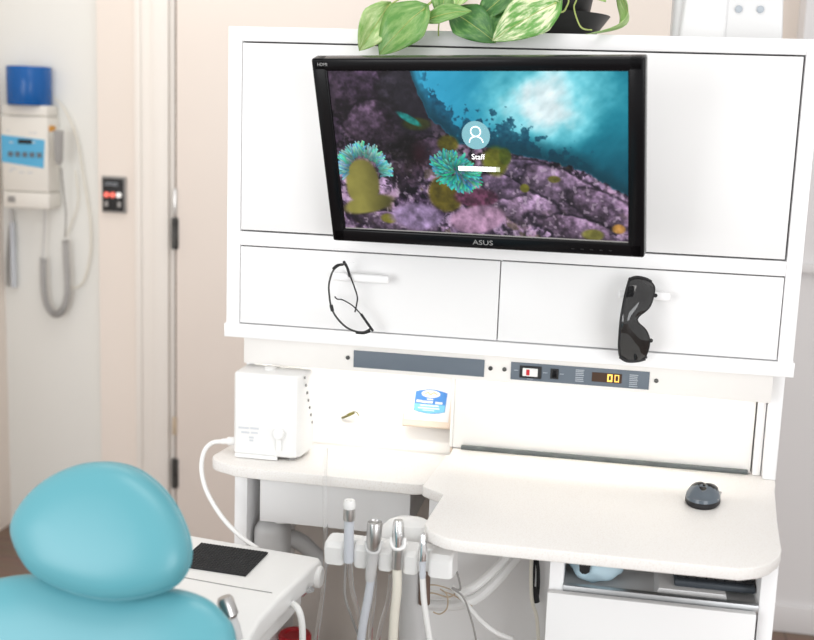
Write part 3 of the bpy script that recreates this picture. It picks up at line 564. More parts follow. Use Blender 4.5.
for x0, x1, z, h in ((-0.007, 0.008, 0.0625, 0.0035), (-0.032, -0.02, 0.054, 0.0065), (-0.019, 0.008, 0.053, 0.006), (0.014, 0.032, 0.052, 0.006), (-0.022, 0.024, 0.044, 0.0035), (-0.026, 0.026, 0.0365, 0.0032), (-0.014, 0.014, 0.031, 0.002)):
    MB().box(x0, x1, -0.0093, -0.0085, z, z + h, M=LT).build('print_line', 'paper', lb)
# little curled leaf stuck on the backsplash
tag(MB().tube([(-0.5509,0.1850,0.8168), (-0.5390,0.1800,0.8234), (-0.5300,0.1780,0.8290), (-0.5246,0.1820,0.8317)], 0.0022, 6, 6, taper=0.0035).tube([(-0.5412,0.1800,0.8232), (-0.5323,0.1780,0.8310), (-0.5210,0.1850,0.8323), (-0.5138,0.1830,0.8248)], 0.0012, 6, 6).build('fallen_leaf', 'olive', loc=(-0.5369,0.1900,0.8167)), 'tiny curled olive leaf scrap on the backsplash of the smaller worktop', 'leaf')

# ------------------------------------------------------------------ computer mouse
def mouse():
    t = thing('computer_mouse', 'black and blue grey wireless mouse on the larger worktop', 'mouse', M=Matrix.Translation((0.1775, -0.072, 0.790)) @ Matrix.Rotation(math.radians(-12), 4, 'Z'))
    def ring(z, sx, sy, y0=0): return [(sx * math.cos(a) * (1 - 0.12 * math.sin(a)), y0 + sy * math.sin(a), z - 0.006 * (math.sin(a) ** 2) * (z > 0.02)) for a in [2 * math.pi * k / 36 for k in range(36)]]
    MB().solid_loft([ring(0.0, 0.027, 0.047), ring(0.004, 0.030, 0.050), ring(0.011, 0.030, 0.050)]).build('base', 'black_matte', t)
    MB().solid_loft([ring(0.0112, 0.0300, 0.050), ring(0.017, 0.0290, 0.0485), ring(0.0235, 0.0255, 0.043), ring(0.029, 0.0195, 0.034), ring(0.0325, 0.011, 0.022), ring(0.0335, 0.003, 0.006)]).build('shell', 'slate_gloss', t)
    MB().solid_loft([ring(0.0262, 0.0235, 0.036, 0.006), ring(0.0305, 0.0185, 0.030, 0.005), ring(0.0338, 0.0105, 0.020, 0.004), ring(0.0348, 0.003, 0.006, 0.003)]).build('top_inlay', 'black_gloss', t)
    MB().box(0.0235, 0.0283, -0.022, 0.026, 0.0125, 0.0165, 0.0015).build('side_grip', 'plastic_grey', t)
    MB().lathe([(0.006, -0.003), (0.007, 0), (0.006, 0.003)], 16, Matrix.Translation((0, 0.034, 0.0175)) @ Matrix.Rotation(math.pi / 2, 4, 'Y')).build('scroll_wheel', 'rubber', t)
mat('slate_gloss', (0.10, 0.125, 0.15), 0.2, noise=(20, (0.09, 0.11, 0.135), 0.3, 0.7))
mouse()

# ------------------------------------------------------------------ eyewear hanging on drawer pulls
g = thing('safety_glasses', 'clear safety glasses with thin black frame hung on the left drawer pull', 'glasses', (-0.5010,-0.0300,1.1695))
arcpts = [(-0.4975,-0.0450,1.1753), (-0.5071,-0.0520,1.1727), (-0.5163,-0.0600,1.1629), (-0.5213,-0.0680,1.1394), (-0.5187,-0.0720,1.1159), (-0.5141,-0.0730,1.0958), (-0.5040,-0.0700,1.0772), (-0.4883,-0.0620,1.0599), (-0.4714,-0.0520,1.0508), (-0.4583,-0.0420,1.0490), (-0.4487,-0.0340,1.0540)]
MB().tube(arcpts, 0.0019, 8, 6).build('brow_frame', 'dark_metal', g)
inner = [Vector(p) + Vector((0.020, 0.012, 0.004)) for p in smooth_path(arcpts, 4)]
outer = smooth_path(arcpts, 4); N = len(outer)
MB().faces(outer + inner, [(i, i + 1, N + i + 1, N + i) for i in range(N - 1)]).build('lens', 'clear_lens', g)
MB().tube([(-0.5152,-0.0730,1.1013), (-0.5121,-0.0730,1.0903)], 0.0034, 8, 0).build('nose_piece', 'black_matte', g)
MB().tube([(-0.5164,-0.0600,1.1666), (-0.5104,-0.0540,1.1728), (-0.5010,-0.0460,1.1742)], 0.0026, 8, 6).build('frame_tip', 'black_matte', g)
MB().tube([(-0.4713,-0.0520,1.0489), (-0.4582,-0.0420,1.0471), (-0.4486,-0.0340,1.0502)], 0.0026, 8, 6).build('frame_tip', 'black_matte', g)
t1 = MB().tube([(-0.4433,-0.0320,1.0502), (-0.4528,-0.0340,1.0632), (-0.4664,-0.0360,1.0817)], 0.0026, 8, 6).tube([(-0.4644,-0.0360,1.0790), (-0.4831,-0.0320,1.0951), (-0.5044,-0.0250,1.1041), (-0.5173,-0.0200,1.1044), (-0.5228,-0.0180,1.1086)], 0.0013, 8, 6).build('temple_arm', 'black_matte', g)
t2 = MB().tube([(-0.4995,-0.0450,1.1789), (-0.4987,-0.0320,1.1708)], 0.0028, 8, 0).tube([(-0.4982,-0.0340,1.1720), (-0.4953,-0.0290,1.1622), (-0.4911,-0.0290,1.1492)], 0.0026, 8, 4).tube([(-0.4901,-0.0290,1.1493), (-0.4827,-0.0300,1.1328), (-0.4758,-0.0300,1.1124), (-0.4774,-0.0280,1.0968), (-0.4806,-0.0250,1.0828)], 0.0015, 8, 6).build('temple_arm', 'black_matte', g)

s = thing('wraparound_sunglasses', 'dark wraparound sunglasses hung sideways on the right drawer pull', 'sunglasses', (0.0348,-0.0300,1.1543))
# visor outline, upright strip bulging towards the viewer, notched on its right edge for the nose
left = [(629.5,279),(626.5,288),(624,300),(621.5,314),(620,328),(619,343),(619.5,356)]
right = [(650,282),(654.5,287),(653,300),(646,313.5),(635.5,319),(645,329),(649.5,340),(647.5,352),(643,359)]
def resample(pts, n):
    P = np.array(pts, float); d = np.r_[0, np.cumsum(np.linalg.norm(np.diff(P, axis=0), axis=1))]; t = np.linspace(0, d[-1], n)
    return np.stack([np.interp(t, d, P[:, 0]), np.interp(t, d, P[:, 1])], 1)
SGL = [(0.0225,-0.0400,1.1802), (0.0190,-0.0520,1.1672), (0.0158,-0.0620,1.1506), (0.0135,-0.0690,1.1336), (0.0117,-0.0730,1.1162), (0.0110,-0.0730,1.0983), (0.0109,-0.0690,1.0795), (0.0114,-0.0600,1.0598), (0.0140,-0.0480,1.0412), (0.0184,-0.0400,1.0326)]
SGR = [(0.0578,-0.0300,1.1765), (0.0665,-0.0360,1.1662), (0.0656,-0.0440,1.1493), (0.0590,-0.0500,1.1300), (0.0426,-0.0580,1.1150), (0.0416,-0.0580,1.1050), (0.0566,-0.0500,1.0902), (0.0644,-0.0440,1.0715), (0.0632,-0.0360,1.0498), (0.0575,-0.0300,1.0325)]
SGM = [((Vector(a) + Vector(b_)) / 2 + Vector((0, -0.009, 0))) for a, b_ in zip(SGL, SGR)]
L_ = smooth_path(SGL, 4); R_ = smooth_path(SGR, 4); M_ = smooth_path(SGM, 4); N = len(L_)
fr_v = []
for off in (0, 0.002):
    for a, m_, c in zip(L_, M_, R_):
        for t in (0, 0.25, 0.5, 0.75, 1):
            p = a * (1 - t) * (1 - t) + (2 * m_ - 0.5 * a - 0.5 * c) * 2 * t * (1 - t) + c * t * t
            fr_v.append(p + Vector((0, off, 0)))
K = 5; fcs = []
for side in (0, 1):
    o0 = side * N * K
    for i in range(N - 1):
        for k in range(K - 1):
            q = (o0 + i * K + k, o0 + i * K + k + 1, o0 + (i + 1) * K + k + 1, o0 + (i + 1) * K + k); fcs.append(q if side == 0 else q[::-1])
MB().faces(fr_v, fcs).build('visor_lens', 'smoke_lens', s)
MB().tube(L_, 0.0022, 8, 0).build('brow_frame', 'black_matte', s)
MB().tube(R_, 0.0012, 6, 0).build('lens_rim', 'black_matte', s)
MB().tube([(0.0210,-0.0420,1.1768), (0.0329,-0.0400,1.1817), (0.0488,-0.0340,1.1792), (0.0598,-0.0300,1.1739)], 0.0034, 8, 4).build('side_shield', 'black_matte', s)
MB().tube([(0.0146,-0.0460,1.0372), (0.0275,-0.0420,1.0300), (0.0452,-0.0360,1.0301), (0.0592,-0.0300,1.0336)], 0.0030, 8, 4).build('side_shield', 'black_matte', s)
MB().tube([(0.0373,-0.0600,1.1158), (0.0346,-0.0620,1.1052), (0.0319,-0.0600,1.0938)], 0.0030, 8, 4).build('nose_piece', 'black_matte', s)
MB().tube([(0.0380,-0.0480,1.1067), (0.0510,-0.0340,1.0742), (0.0610,-0.0220,1.0339)], 0.0026, 8, 4).build('temple_arm', 'black_matte', s)
MB().tube([(0.0690,-0.0140,1.1478), (0.0569,-0.0220,1.1419), (0.0394,-0.0350,1.1391)], 0.0026, 8, 4).build('temple_arm', 'black_matte', s)
for p in ((0.0691,-0.0360,1.1511), (0.0670,-0.0400,1.0700)):
    MB().lathe([(0.0035, -0.002), (0.0035, 0.002)], 12, Matrix.Translation(p) @ FRONT).build('hinge_ring', 'black_matte', s)

# ------------------------------------------------------------------ X-ray control box on the white wall
xb = thing('wall_control_box', 'cream wall mounted control box with blue keypad label and curly cord', 'control box', (-1.90, 1.40, 1.10))
BX0, BX1, BZ0, BZ1, BY = -1.974, -1.812, 1.112, 1.441, 1.32
MB().box(BX0, BX1, BY, 1.40, 1.165, 1.405, 0.006).build('body', 'plastic_cream', xb)
MB().box(BX0 + 0.004, BX1 + 0.002, BY - 0.004, 1.40, BZ0, 1.1635, 0.005).build('lower_panel', 'plastic_cream', xb)
MB().box(BX0 + 0.002, BX1 - 0.004, BY + 0.006, 1.40, 1.406, BZ1, 0.005).build('top_lid', 'plastic_cream', xb)
st = MB().prism([(BX0 + 0.001, 1.258), (BX0 + 0.146, 1.243), (BX0 + 0.152, 1.333), (BX0 + 0.001, 1.344)], -BY, -BY + 0.0012, M=Matrix.Identity(4)).bm
mb = MB(); bmesh.ops.transform(st, matrix=FRONT, verts=st.verts); mb.bm = st
kp = mb.build('keypad_label', 'sticker_blue', xb)
MB().box(BX0 + 0.060, BX0 + 0.108, BY - 0.0025, BY - 0.0008, 1.318, 1.332).build('display', 'black_matte', kp)
for k in range(5): MB().box(BX0 + 0.024 + k * 0.025, BX0 + 0.041 + k * 0.025, BY - 0.0025, BY - 0.0008, 1.276, 1.292).build('key', 'slate', kp)
for x0, z in ((0.030, 1.319), (0.108, 1.322)): MB().box(BX0 + x0, BX0 + x0 + 0.012, BY - 0.002, BY - 0.0008, z, z + 0.004).build('mark', 'mark_grey', kp)
for x0, z, wd in ((0.02, 1.356, 0.010), (0.098, 1.352, 0.008), (0.112, 1.352, 0.012), (0.03, 1.235, 0.02), (0.025, 1.228, 0.012), (0.06, 1.225, 0.018), (0.09, 1.225, 0.018)): MB().box(BX0 + x0, BX0 + x0 + wd, BY - 0.001, BY + 0.001, z, z + 0.004).build('mark', 'mark_grey', xb)
MB().box(BX0 + 0.022, BX0 + 0.046, BY - 0.008, BY - 0.0035, 1.130, 1.149, 0.001).build('power_switch', 'plastic_grey', xb)
MB().box(BX1 - 0.0005, BX1 + 0.0008, BY + 0.008, BY + 0.05, 1.360, 1.378).build('warning_label', 'orange', xb)
hs = MB().prism([(-0.016, 0.03), (-0.013, -0.065), (-0.006, -0.078), (0.006, -0.078), (0.013, -0.065), (0.016, 0.03)], 0, 0.02, 0.004, M=Matrix.Translation((-1.782, 1.335, 1.335)) @ Matrix.Rotation(math.radians(25), 4, 'Z') @ FRONT).build('handset', 'plastic_grey', xb)
MB().tube([(-1.7784,1.3400,1.2453), (-1.7799,1.3600,1.1576), (-1.7792,1.3700,1.0919), (-1.7840,1.3700,1.0164)], 0.0025, 8).build('handset_cord', 'plastic_grey', xb)
# coiled section
path = smooth_path([(-1.8608,1.3650,0.9465), (-1.8620,1.3650,0.8900), (-1.8596,1.3650,0.8333), (-1.8481,1.3650,0.7871), (-1.8218,1.3650,0.7602), (-1.7929,1.3650,0.7806), (-1.7778,1.3650,0.8285), (-1.7767,1.3650,0.8918), (-1.7791,1.3650,0.9513), (-1.7816,1.3650,1.0104)], 14)
MB().tube(path, 0.0085, 10, 0).build('cord_core', 'plastic_light_grey', xb)
coil = []
for i in range(len(path) - 1):
    t = (path[i + 1] - path[i]).normalized(); sd = Vector((0, -1, 0)); o2 = t.cross(sd)
    for k in range(5):
        a = (i * 5 + k) / 5 * 2 * math.pi * 0.4; coil.append(path[i].lerp(path[i + 1], k / 5) + (sd * math.cos(a) + o2 * math.sin(a)) * 0.0095)
MB().tube(coil, 0.0024, 5, 0).build('coiled_cord', 'plastic_grey', xb)
MB().tube([(-1.8546,1.3700,1.1077), (-1.8559,1.3700,1.0454), (-1.8607,1.3700,0.9890), (-1.8608,1.3650,0.9432)], 0.0028, 8).build('cord', 'plastic_light_grey', xb)
MB().tube([(-1.8217,1.3850,1.4691), (-1.7809,1.3850,1.4229), (-1.7442,1.3850,1.3350), (-1.7251,1.3850,1.2234), (-1.7027,1.3850,1.0783), (-1.7043,1.3850,0.9632), (-1.7267,1.3850,0.8789), (-1.7591,1.3850,0.8502), (-1.7813,1.3800,0.8595)], 0.0028, 8).build('cable', 'hose_cream', xb)
MB().tube([(-1.7527,1.3850,1.2383), (-1.7438,1.3850,1.1415), (-1.7661,1.3850,1.0685), (-1.7855,1.3800,1.0219)], 0.0022, 8).build('thin_cable', 'hose_cream', xb)
rl = thing('blue_roll', 'shiny blue cylindrical roll standing on the wall control box', 'roll', (-1.895, 1.36, 1.441))
MB().lathe([(0.068, 0), (0.070, 0.003), (0.070, 0.118), (0.068, 0.121), (0.030, 0.121), (0.030, 0.05)], 40, Matrix.Translation((-1.895, 1.362, 1.441))).build('roll', 'paper_blue', rl)
MB().lathe([(0.0295, 0.0), (0.0295, 0.115), (0.026, 0.115), (0.026, 0.06)], 28, Matrix.Translation((-1.895, 1.362, 1.4415))).build('core', 'tan_card', rl)
tb = thing('spare_nozzle', 'small grey handpiece tube hanging from wall hook beneath control box', 'tube', (-1.9864,1.3900,1.0566))
MB().tube([(-1.9824,1.3850,1.1003), (-1.9819,1.3850,1.0506)], 0.007, 10, 0).build('clip', 'plastic_light_grey', tb)
MB().tube([(-1.9799,1.3850,1.0574), (-1.9786,1.3850,0.8398)], 0.0095, 12, 0).build('barrel', 'hose_grey', tb)
MB().tube([(-1.9903,1.3900,1.0465), (-2.0026,1.3900,0.9288), (-2.0032,1.3900,0.8410)], 0.005, 8).build('hose', 'plastic_grey', tb)

# ------------------------------------------------------------------ dental chair
ch = thing('dental_chair', 'turquoise vinyl dental chair with rounded headrest and wide backrest', 'chair', (-0.72, -0.95, 0.0))
def pillow(outline, nrm, depth_f, depth_b, piping=0.0, nr=9):
    P = [Vector(p) for p in outline]; q_ = len(P); P = smooth_path(P[-2:] + P + P[:3], 6)[12:12 + 6 * q_]; c = sum(P, Vector()) / len(P); nrm = Vector(nrm).normalized(); rings = []
    for i in range(nr):                      # back half then front half
        a = math.pi / 2 * (1 - i / (nr - 1)) if False else (i / (nr - 1)) * math.pi / 2
        s_ = 0.10 + 0.90 * math.sin(a) ** 0.75; rings.append([c + (p - c) * s_ - nrm * depth_b * math.cos(a) ** 0.9 for p in P])
    for i in range(1, nr):
        a = (1 - i / (nr - 1)) * math.pi / 2
        s_ = 0.10 + 0.90 * math.sin(a) ** 0.62; rings.append([c + (p - c) * s_ + nrm * depth_f * math.cos(a) ** 0.8 for p in P])
    return MB().solid_loft(rings), P, c
hk = 0.45
ho = [(-0.8159,-0.6825,0.8444), (-0.8142,-0.6674,0.8780), (-0.7867,-0.6512,0.9141), (-0.7430,-0.6395,0.9399), (-0.6977,-0.6349,0.9501), (-0.6499,-0.6370,0.9456), (-0.6070,-0.6466,0.9241), (-0.5749,-0.6603,0.8939), (-0.5527,-0.6774,0.8558), (-0.5535,-0.6919,0.8236), (-0.5780,-0.7029,0.7992), (-0.6445,-0.7113,0.7804), (-0.7161,-0.7100,0.7833), (-0.7774,-0.7015,0.8023)]
nrm = Vector((0.05, -1, hk)).normalized()
pb, P, c = pillow(ho, nrm, 0.042, 0.05); hr = pb.build('headrest', 'teal_vinyl', ch)
MB().tube([c + (p - c) * 0.985 - nrm * 0.004 for p in P] + [c + (P[0] - c) * 0.985 - nrm * 0.004], 0.0032, 6, 0).build('piping', 'teal_vinyl', hr)
bo = [(-0.4837,-0.6835,0.7287), (-0.5024,-0.6723,0.7568), (-0.5346,-0.6645,0.7763), (-0.5862,-0.6614,0.7839), (-0.6477,-0.6649,0.7753), (-0.7243,-0.6638,0.7781), (-0.7869,-0.6620,0.7824), (-0.8473,-0.6665,0.7713), (-0.9061,-0.6751,0.7497), (-0.9510,-0.6953,0.6991), (-0.9456,-0.7339,0.6027), (-0.9110,-0.7824,0.4815), (-0.8508,-0.8085,0.4162), (-0.6541,-0.8170,0.3951), (-0.4910,-0.7989,0.4402), (-0.4533,-0.7691,0.5148), (-0.4578,-0.7265,0.6212)]
pb, P2, c2 = pillow(bo, (0, -1, 0.4), 0.035, 0.05); bk = pb.build('backrest', 'teal_vinyl', ch)
MB().box(c.x - 0.03, c.x + 0.03, c.y + 0.06, c.y + 0.072, 0.60, 0.86, 0.004).build('headrest_bar', 'satin_steel', ch)
MB().box(c2.x - 0.20, c2.x + 0.20, -1.75, -0.98, 0.40, 0.50, 0.045, 4).build('seat', 'teal_vinyl', ch)
MB().box(c2.x - 0.17, c2.x + 0.17, -1.6, -0.80, 0.33, 0.40, 0.02, 3).build('seat_frame', 'plastic_cream', ch)
MB().box(c2.x - 0.12, c2.x + 0.12, -1.45, -1.05, 0.06, 0.33, 0.03, 3).box(c2.x - 0.24, c2.x + 0.24, -1.65, -0.85, 0.0, 0.06, 0.02, 3).build('pedestal', 'plastic_cream', ch)

# ------------------------------------------------------------------ instrument cart with black mat
ic = thing('instrument_cart', 'white instrument cart with sloped end beside the turquoise chair', 'cart', (-0.66, -0.35, 0.0))
top = [(-0.775, -0.128), (-0.515, -0.168), (-0.500, -0.172), (-0.493, -0.184), (-0.506, -0.27), (-0.517, -0.36), (-0.523, -0.45), (-0.517, -0.53), (-0.505, -0.60), (-0.62, -0.62), (-0.72, -0.61), (-0.735, -0.40)]
MB().prism(top, 0.610, 0.650, 0.008, 4).build('top_shell', 'plastic_white', ic)
ins = [(-0.75, -0.15), (-0.53, -0.185), (-0.536, -0.27), (-0.545, -0.36), (-0.553, -0.45), (-0.549, -0.58), (-0.70, -0.58), (-0.715, -0.40)]
MB().prism(ins, 0.555, 0.612, 0.006, 3).build('lower_shell', 'plastic_white', ic)
MB().tube([(-0.7126,-0.3243,0.6502), (-0.6130,-0.3388,0.6502), (-0.5357,-0.3476,0.6502)], 0.0012, 5, 4).build('seam', 'plastic_grey', ic)
MB().tube([(-0.5350,-0.1535,0.5646), (-0.5000,-0.2482,0.6172)], 0.0035, 8, 0).tube([(-0.5020,-0.2408,0.6139), (-0.4920,-0.2544,0.6226)], 0.0055, 10, 0).build('toggle', 'chrome', ic)
MB().tube([(-0.5400,-0.2349,0.5775), (-0.5070,-0.3185,0.6222)], 0.0055, 10, 0).build('outlet', 'chrome', ic)
MB().tube([(-0.5080,-0.3149,0.6196), (-0.4950,-0.3291,0.6183), (-0.4880,-0.3308,0.5999), (-0.4860,-0.3296,0.5724), (-0.4860,-0.3295,0.5265), (-0.4900,-0.3225,0.4483)], 0.0058, 10).build('outlet_hose', 'plastic_white', ic)
MB().box(-0.70, -0.57, -0.52, -0.24, 0.20, 0.556, 0.012, 3).build('column', 'plastic_cream', ic)
MB().box(-0.72, -0.43, -0.50, -0.02, 0.0, 0.20, 0.02, 3).build('base_box', 'plastic_cream', ic)
MB().lathe([(0.020, 0), (0.020, 0.008), (0.016, 0.011)], 24, Matrix.Translation((-0.499, -0.196, 0.622)) @ Matrix.Rotation(math.pi / 2, 4, 'Y')).build('end_cap', 'plastic_white', ic)
mt = thing('ribbed_mat', 'black ribbed rubber mat lying on the white instrument cart', 'mat', (-0.6515,-0.2294,0.6502))
mq = [Vector((-0.7286,-0.1713,0.6506)), Vector((-0.5951,-0.1822,0.6506)), Vector((-0.6005,-0.2940,0.6506)), Vector((-0.7331,-0.2824,0.6506))]
MB().prism([(q.x, q.y) for q in mq][::-1], 0.6502, 0.6535, 0.0005).build('sheet', 'rubber', mt)
rb = MB()
for i in range(22):
    for j in range(15):
        u = (i + 0.5) / 22; vv = (j + 0.5) / 15; p = (mq[0] * (1 - u) + mq[1] * u) * (1 - vv) + (mq[3] * (1 - u) + mq[2] * u) * vv
        rb.lathe([(0.0026, 0), (0.0012, 0.0018)], 5, Matrix.Translation((p.x, p.y, 0.6533)))
nb = rb.build('nubs', 'rubber', mt); nb['kind'] = 'stuff'
# small chrome syringe resting on the cart
cs = thing('chrome_syringe', 'chrome handpiece clipped to the end of the instrument cart by the chair', 'handpiece', (-0.5323,-0.5600,0.6890))
MB().along((-0.5227,-0.5600,0.6662), (-0.5372,-0.5600,0.7092), [(0.008, 0), (0.010, 0.5), (0.008, 1)]).build('handle', 'plastic_light_grey', cs)
MB().along((-0.5340,-0.5600,0.7000), (-0.5453,-0.5600,0.7321), [(0.009, 0), (0.013, 0.15), (0.013, 0.85), (0.010, 1)]).build('head', 'satin_steel', cs)
# red lidded jar on the cart's base
rj = thing('red_lid_jar', 'tall white jar with bright red lid standing on the floor behind the cart', 'jar', (-0.657, 0.23, 0.0))
jx, jy = (-0.6558,0.2251,0.3000)[0], (-0.6558,0.2251,0.3000)[1]
MB().lathe([(0.030, 0.0), (0.034, 0.01), (0.034, 0.285)], 24, Matrix.Translation((jx, jy, 0.0))).build('jar', 'plastic_white', rj)
MB().lathe([(0.037, 0.283), (0.037, 0.295), (0.034, 0.300), (0.024, 0.300), (0.022, 0.296)], 28, Matrix.Translation((jx, jy, 0.0))).build('lid', 'red', rj)

# swing arm under the left drawer
sa = thing('swing_arm', 'pale grey curved swing arm beneath the under counter drawer', 'arm', (-0.64, 0.1, 0.63))
MB().lathe([(0.03, 0), (0.03, 0.012)], 24, Matrix.Translation((-0.640, 0.055, 0.630))).build('pivot', 'plastic_white', sa)
MB().box(-0.692, -0.622, 0.010, 0.085, 0.44, 0.634, 0.026, 5).build('elbow', 'plastic_light_grey', sa)
MB().tube([(-0.6448,0.0600,0.5709), (-0.6295,0.0800,0.5803), (-0.6092,0.1000,0.5641), (-0.5925,0.1200,0.5385), (-0.5710,0.1400,0.5085)], 0.018, 12).build('forearm', 'plastic_light_grey', sa)

# ------------------------------------------------------------------ instrument holder with four handpieces
hp = thing('instrument_holder', 'white slotted instrument holder bar with rounded dome on a grey post', 'holder', (-0.3476,-0.2700,0.6265))
hL = Vector((-0.4556,-0.3150,0.7229)); hR = Vector((-0.2326,-0.3450,0.7310))
ax = (hR - hL); Lh = ax.length; ax.normalize(); up = Vector((0, 0, 1)); fw = ax.cross(up).normalized(); up = fw.cross(ax) * -1
if up.z < 0: up = -up
if fw.y > 0: fw = -fw
HM = Matrix((( ax.x, -fw.x, up.x, hL.x), (ax.y, -fw.y, up.y, hL.y), (ax.z, -fw.z, up.z, hL.z), (0, 0, 0, 1)))
cuts = [25 / 128, 49.5 / 128, 74 / 128, 99 / 128]; edges = [0.0] + cuts + [1.0]
prof = [(0.0, -0.024), (-0.001, 0.006), (0.006, 0.015), (0.030, 0.021), (0.036, 0.018), (0.036, -0.024)]
for i in range(5):
    x0 = edges[i] * Lh + (0.009 if i else 0.0); x1 = edges[i + 1] * Lh - (0.009 if i < 4 else 0.0)
    rings = []
    for xx, sc in ((x0, 0.86), (x0 + 0.003, 0.96), (x0 + 0.007, 1.0), (x1 - 0.007, 1.0), (x1 - 0.003, 0.96), (x1, 0.86)): rings.append([(xx, 0.018 + (y - 0.018) * sc, -0.002 + (z + 0.002) * sc) for y, z in prof])
    MB().solid_loft(rings, HM).build('block', 'plastic_white', hp)
MB().box(0.004, Lh - 0.004, 0.016, 0.042, -0.023, 0.0185, 0.004, 3, M=HM).build('spine', 'plastic_white', hp)
dm = MB(); dr = []
for z, sx, sy in ((0.690, 0.058, 0.028), (0.725, 0.055, 0.030), (0.748, 0.047, 0.029), (0.761, 0.038, 0.026), (0.7665, 0.026, 0.018), (0.7675, 0.004, 0.003)):
    dr.append([(-0.338 + 0.22 * (z - 0.690) + sx * math.copysign(abs(math.cos(a)) ** 0.8, math.cos(a)), -0.245 + sy * math.sin(a), z) for a in [2 * math.pi * k / 28 for k in range(28)]])
dm.solid_loft(dr).build('dome', 'plastic_white', hp)
MB().tube([(-0.315, -0.235, 0.70), (-0.310, -0.225, 0.45), (-0.310, -0.22, 0.0)], 0.026, 16, 4).build('post', 'plastic_light_grey', hp)
MB().tube([(-0.292, -0.255, 0.69), (-0.290, -0.255, 0.62)], 0.010, 10, 0).build('bracket', 'brown_base', hp)

def hpt(t, dz, dy=0.0): return HM @ Vector((t * Lh, -0.006 + dy, dz))
GR = 'handpieces in the instrument holder'
h1 = thing('air_water_syringe', 'grey collared syringe with white two-hole tip, tallest in the instrument holder', 'handpiece', hpt(cuts[0], -0.02), group=GR)
p0 = (-0.4102,-0.3250,0.7104); p1 = (-0.4115,-0.3250,0.8190)
MB().along(p0, p1, [(0.0080, 0), (0.0084, 0.35), (0.0082, 0.68)]).build('barrel', 'hose_grey', h1)
MB().along(p0, p1, [(0.0100, 0.68), (0.0105, 0.70), (0.0100, 0.86)]).build('collar', 'plastic_grey2', h1) if False else MB().along(p0, p1, [(0.0098, 0.68), (0.0102, 0.70), (0.0098, 0.86)]).build('collar', 'satin_steel', h1)
MB().along(p0, p1, [(0.0098, 0.865), (0.0108, 0.93), (0.0085, 1.0)]).build('tip', 'plastic_white', h1)
for px in (-0.0035, 0.0035): MB().lathe([(0.0022, 0), (0.0022, 0.003)], 10, Matrix.Translation(Vector(p1) + Vector((px, -0.004, -0.003))) @ Matrix.Rotation(math.radians(50), 4, 'X')).build('tip_hole', 'plastic_grey', h1)
MB().tube([(-0.4157,-0.3200,0.7079), (-0.4182,-0.3100,0.6444), (-0.4071,-0.3000,0.5996), (-0.3941,-0.2900,0.5562)], 0.0022, 8).build('thin_hose', 'plastic_grey', h1)
MB().tube([(-0.4084,-0.3220,0.7094), (-0.4052,-0.3150,0.6606), (-0.3958,-0.3050,0.6141), (-0.3870,-0.2900,0.5571)], 0.0042, 8).build('clear_hose', 'clear_plastic', h1)
h2 = thing('steel_handpiece', 'wide brushed steel suction handpiece on bluish grey hose in the holder', 'handpiece', hpt(cuts[1], -0.02), group=GR)
MB().along((-0.3667,-0.3350,0.7349), (-0.3651,-0.3350,0.7924), [(0.0085, 0), (0.0125, 0.35), (0.0130, 0.9), (0.0115, 0.95), (0.0105, 0.9)], 24).build('barrel', 'satin_steel', h2)
MB().tube([(-0.3792,-0.3350,0.7545), (-0.3756,-0.3420,0.7418), (-0.3644,-0.3460,0.7385), (-0.3553,-0.3420,0.7423), (-0.3539,-0.3350,0.7572)], 0.0028, 8).build('fork', 'plastic_light_grey', h2)
MB().along((-0.3714,-0.3300,0.6849), (-0.3668,-0.3350,0.7366), [(0.0080, 0), (0.0090, 0.2), (0.0095, 1)]).build('sleeve', 'plastic_light_grey', h2)
MB().tube([(-0.3698,-0.3300,0.6886), (-0.3745,-0.3270,0.6513), (-0.3823,-0.3240,0.6007), (-0.3870,-0.3200,0.5529), (-0.3954,-0.3100,0.4546)], 0.0072, 12).build('hose', 'hose_grey', h2)
MB().tube([(-0.3664,-0.3150,0.6936), (-0.3676,-0.3100,0.6413), (-0.3724,-0.3050,0.5933), (-0.3738,-0.3000,0.5450)], 0.0036, 8).build('clear_hose', 'clear_plastic', h2)
h3 = thing('chrome_handpiece', 'bright chrome suction handpiece on thick cream hose in the holder', 'handpiece', hpt(cuts[2], -0.02), group=GR)
MB().along((-0.3239,-0.3400,0.7484), (-0.3248,-0.3400,0.7983), [(0.0100, 0), (0.0105, 0.4), (0.0090, 0.9), (0.0070, 1.0)], 24).build('barrel', 'chrome', h3)
MB().tube([(-0.3364,-0.3400,0.7678), (-0.3330,-0.3460,0.7549), (-0.3221,-0.3500,0.7515), (-0.3130,-0.3460,0.7553), (-0.3129,-0.3400,0.7686)], 0.0028, 8).build('fork', 'plastic_white', h3)
MB().along((-0.3248,-0.3380,0.7145), (-0.3239,-0.3400,0.7484), [(0.0092, 0), (0.0098, 0.2), (0.0085, 0.5), (0.0098, 0.8), (0.0092, 1)]).build('connector', 'satin_steel', h3)
MB().tube([(-0.3249,-0.3380,0.7162), (-0.3241,-0.3350,0.6747), (-0.3273,-0.3320,0.6288), (-0.3302,-0.3280,0.5639), (-0.3390,-0.3200,0.4675)], 0.0080, 12).build('hose', 'hose_cream', h3)
MB().tube([(-0.3389,-0.3150,0.6914), (-0.3454,-0.3000,0.6396), (-0.3580,-0.2900,0.5883), (-0.3659,-0.2800,0.5458)], 0.0036, 8).build('clear_hose', 'clear_plastic', h3)
h4 = thing('slim_handpiece', 'slim silver tapered handpiece on thin white hose, shortest in the instrument holder', 'handpiece', hpt(cuts[3], -0.02), group=GR)
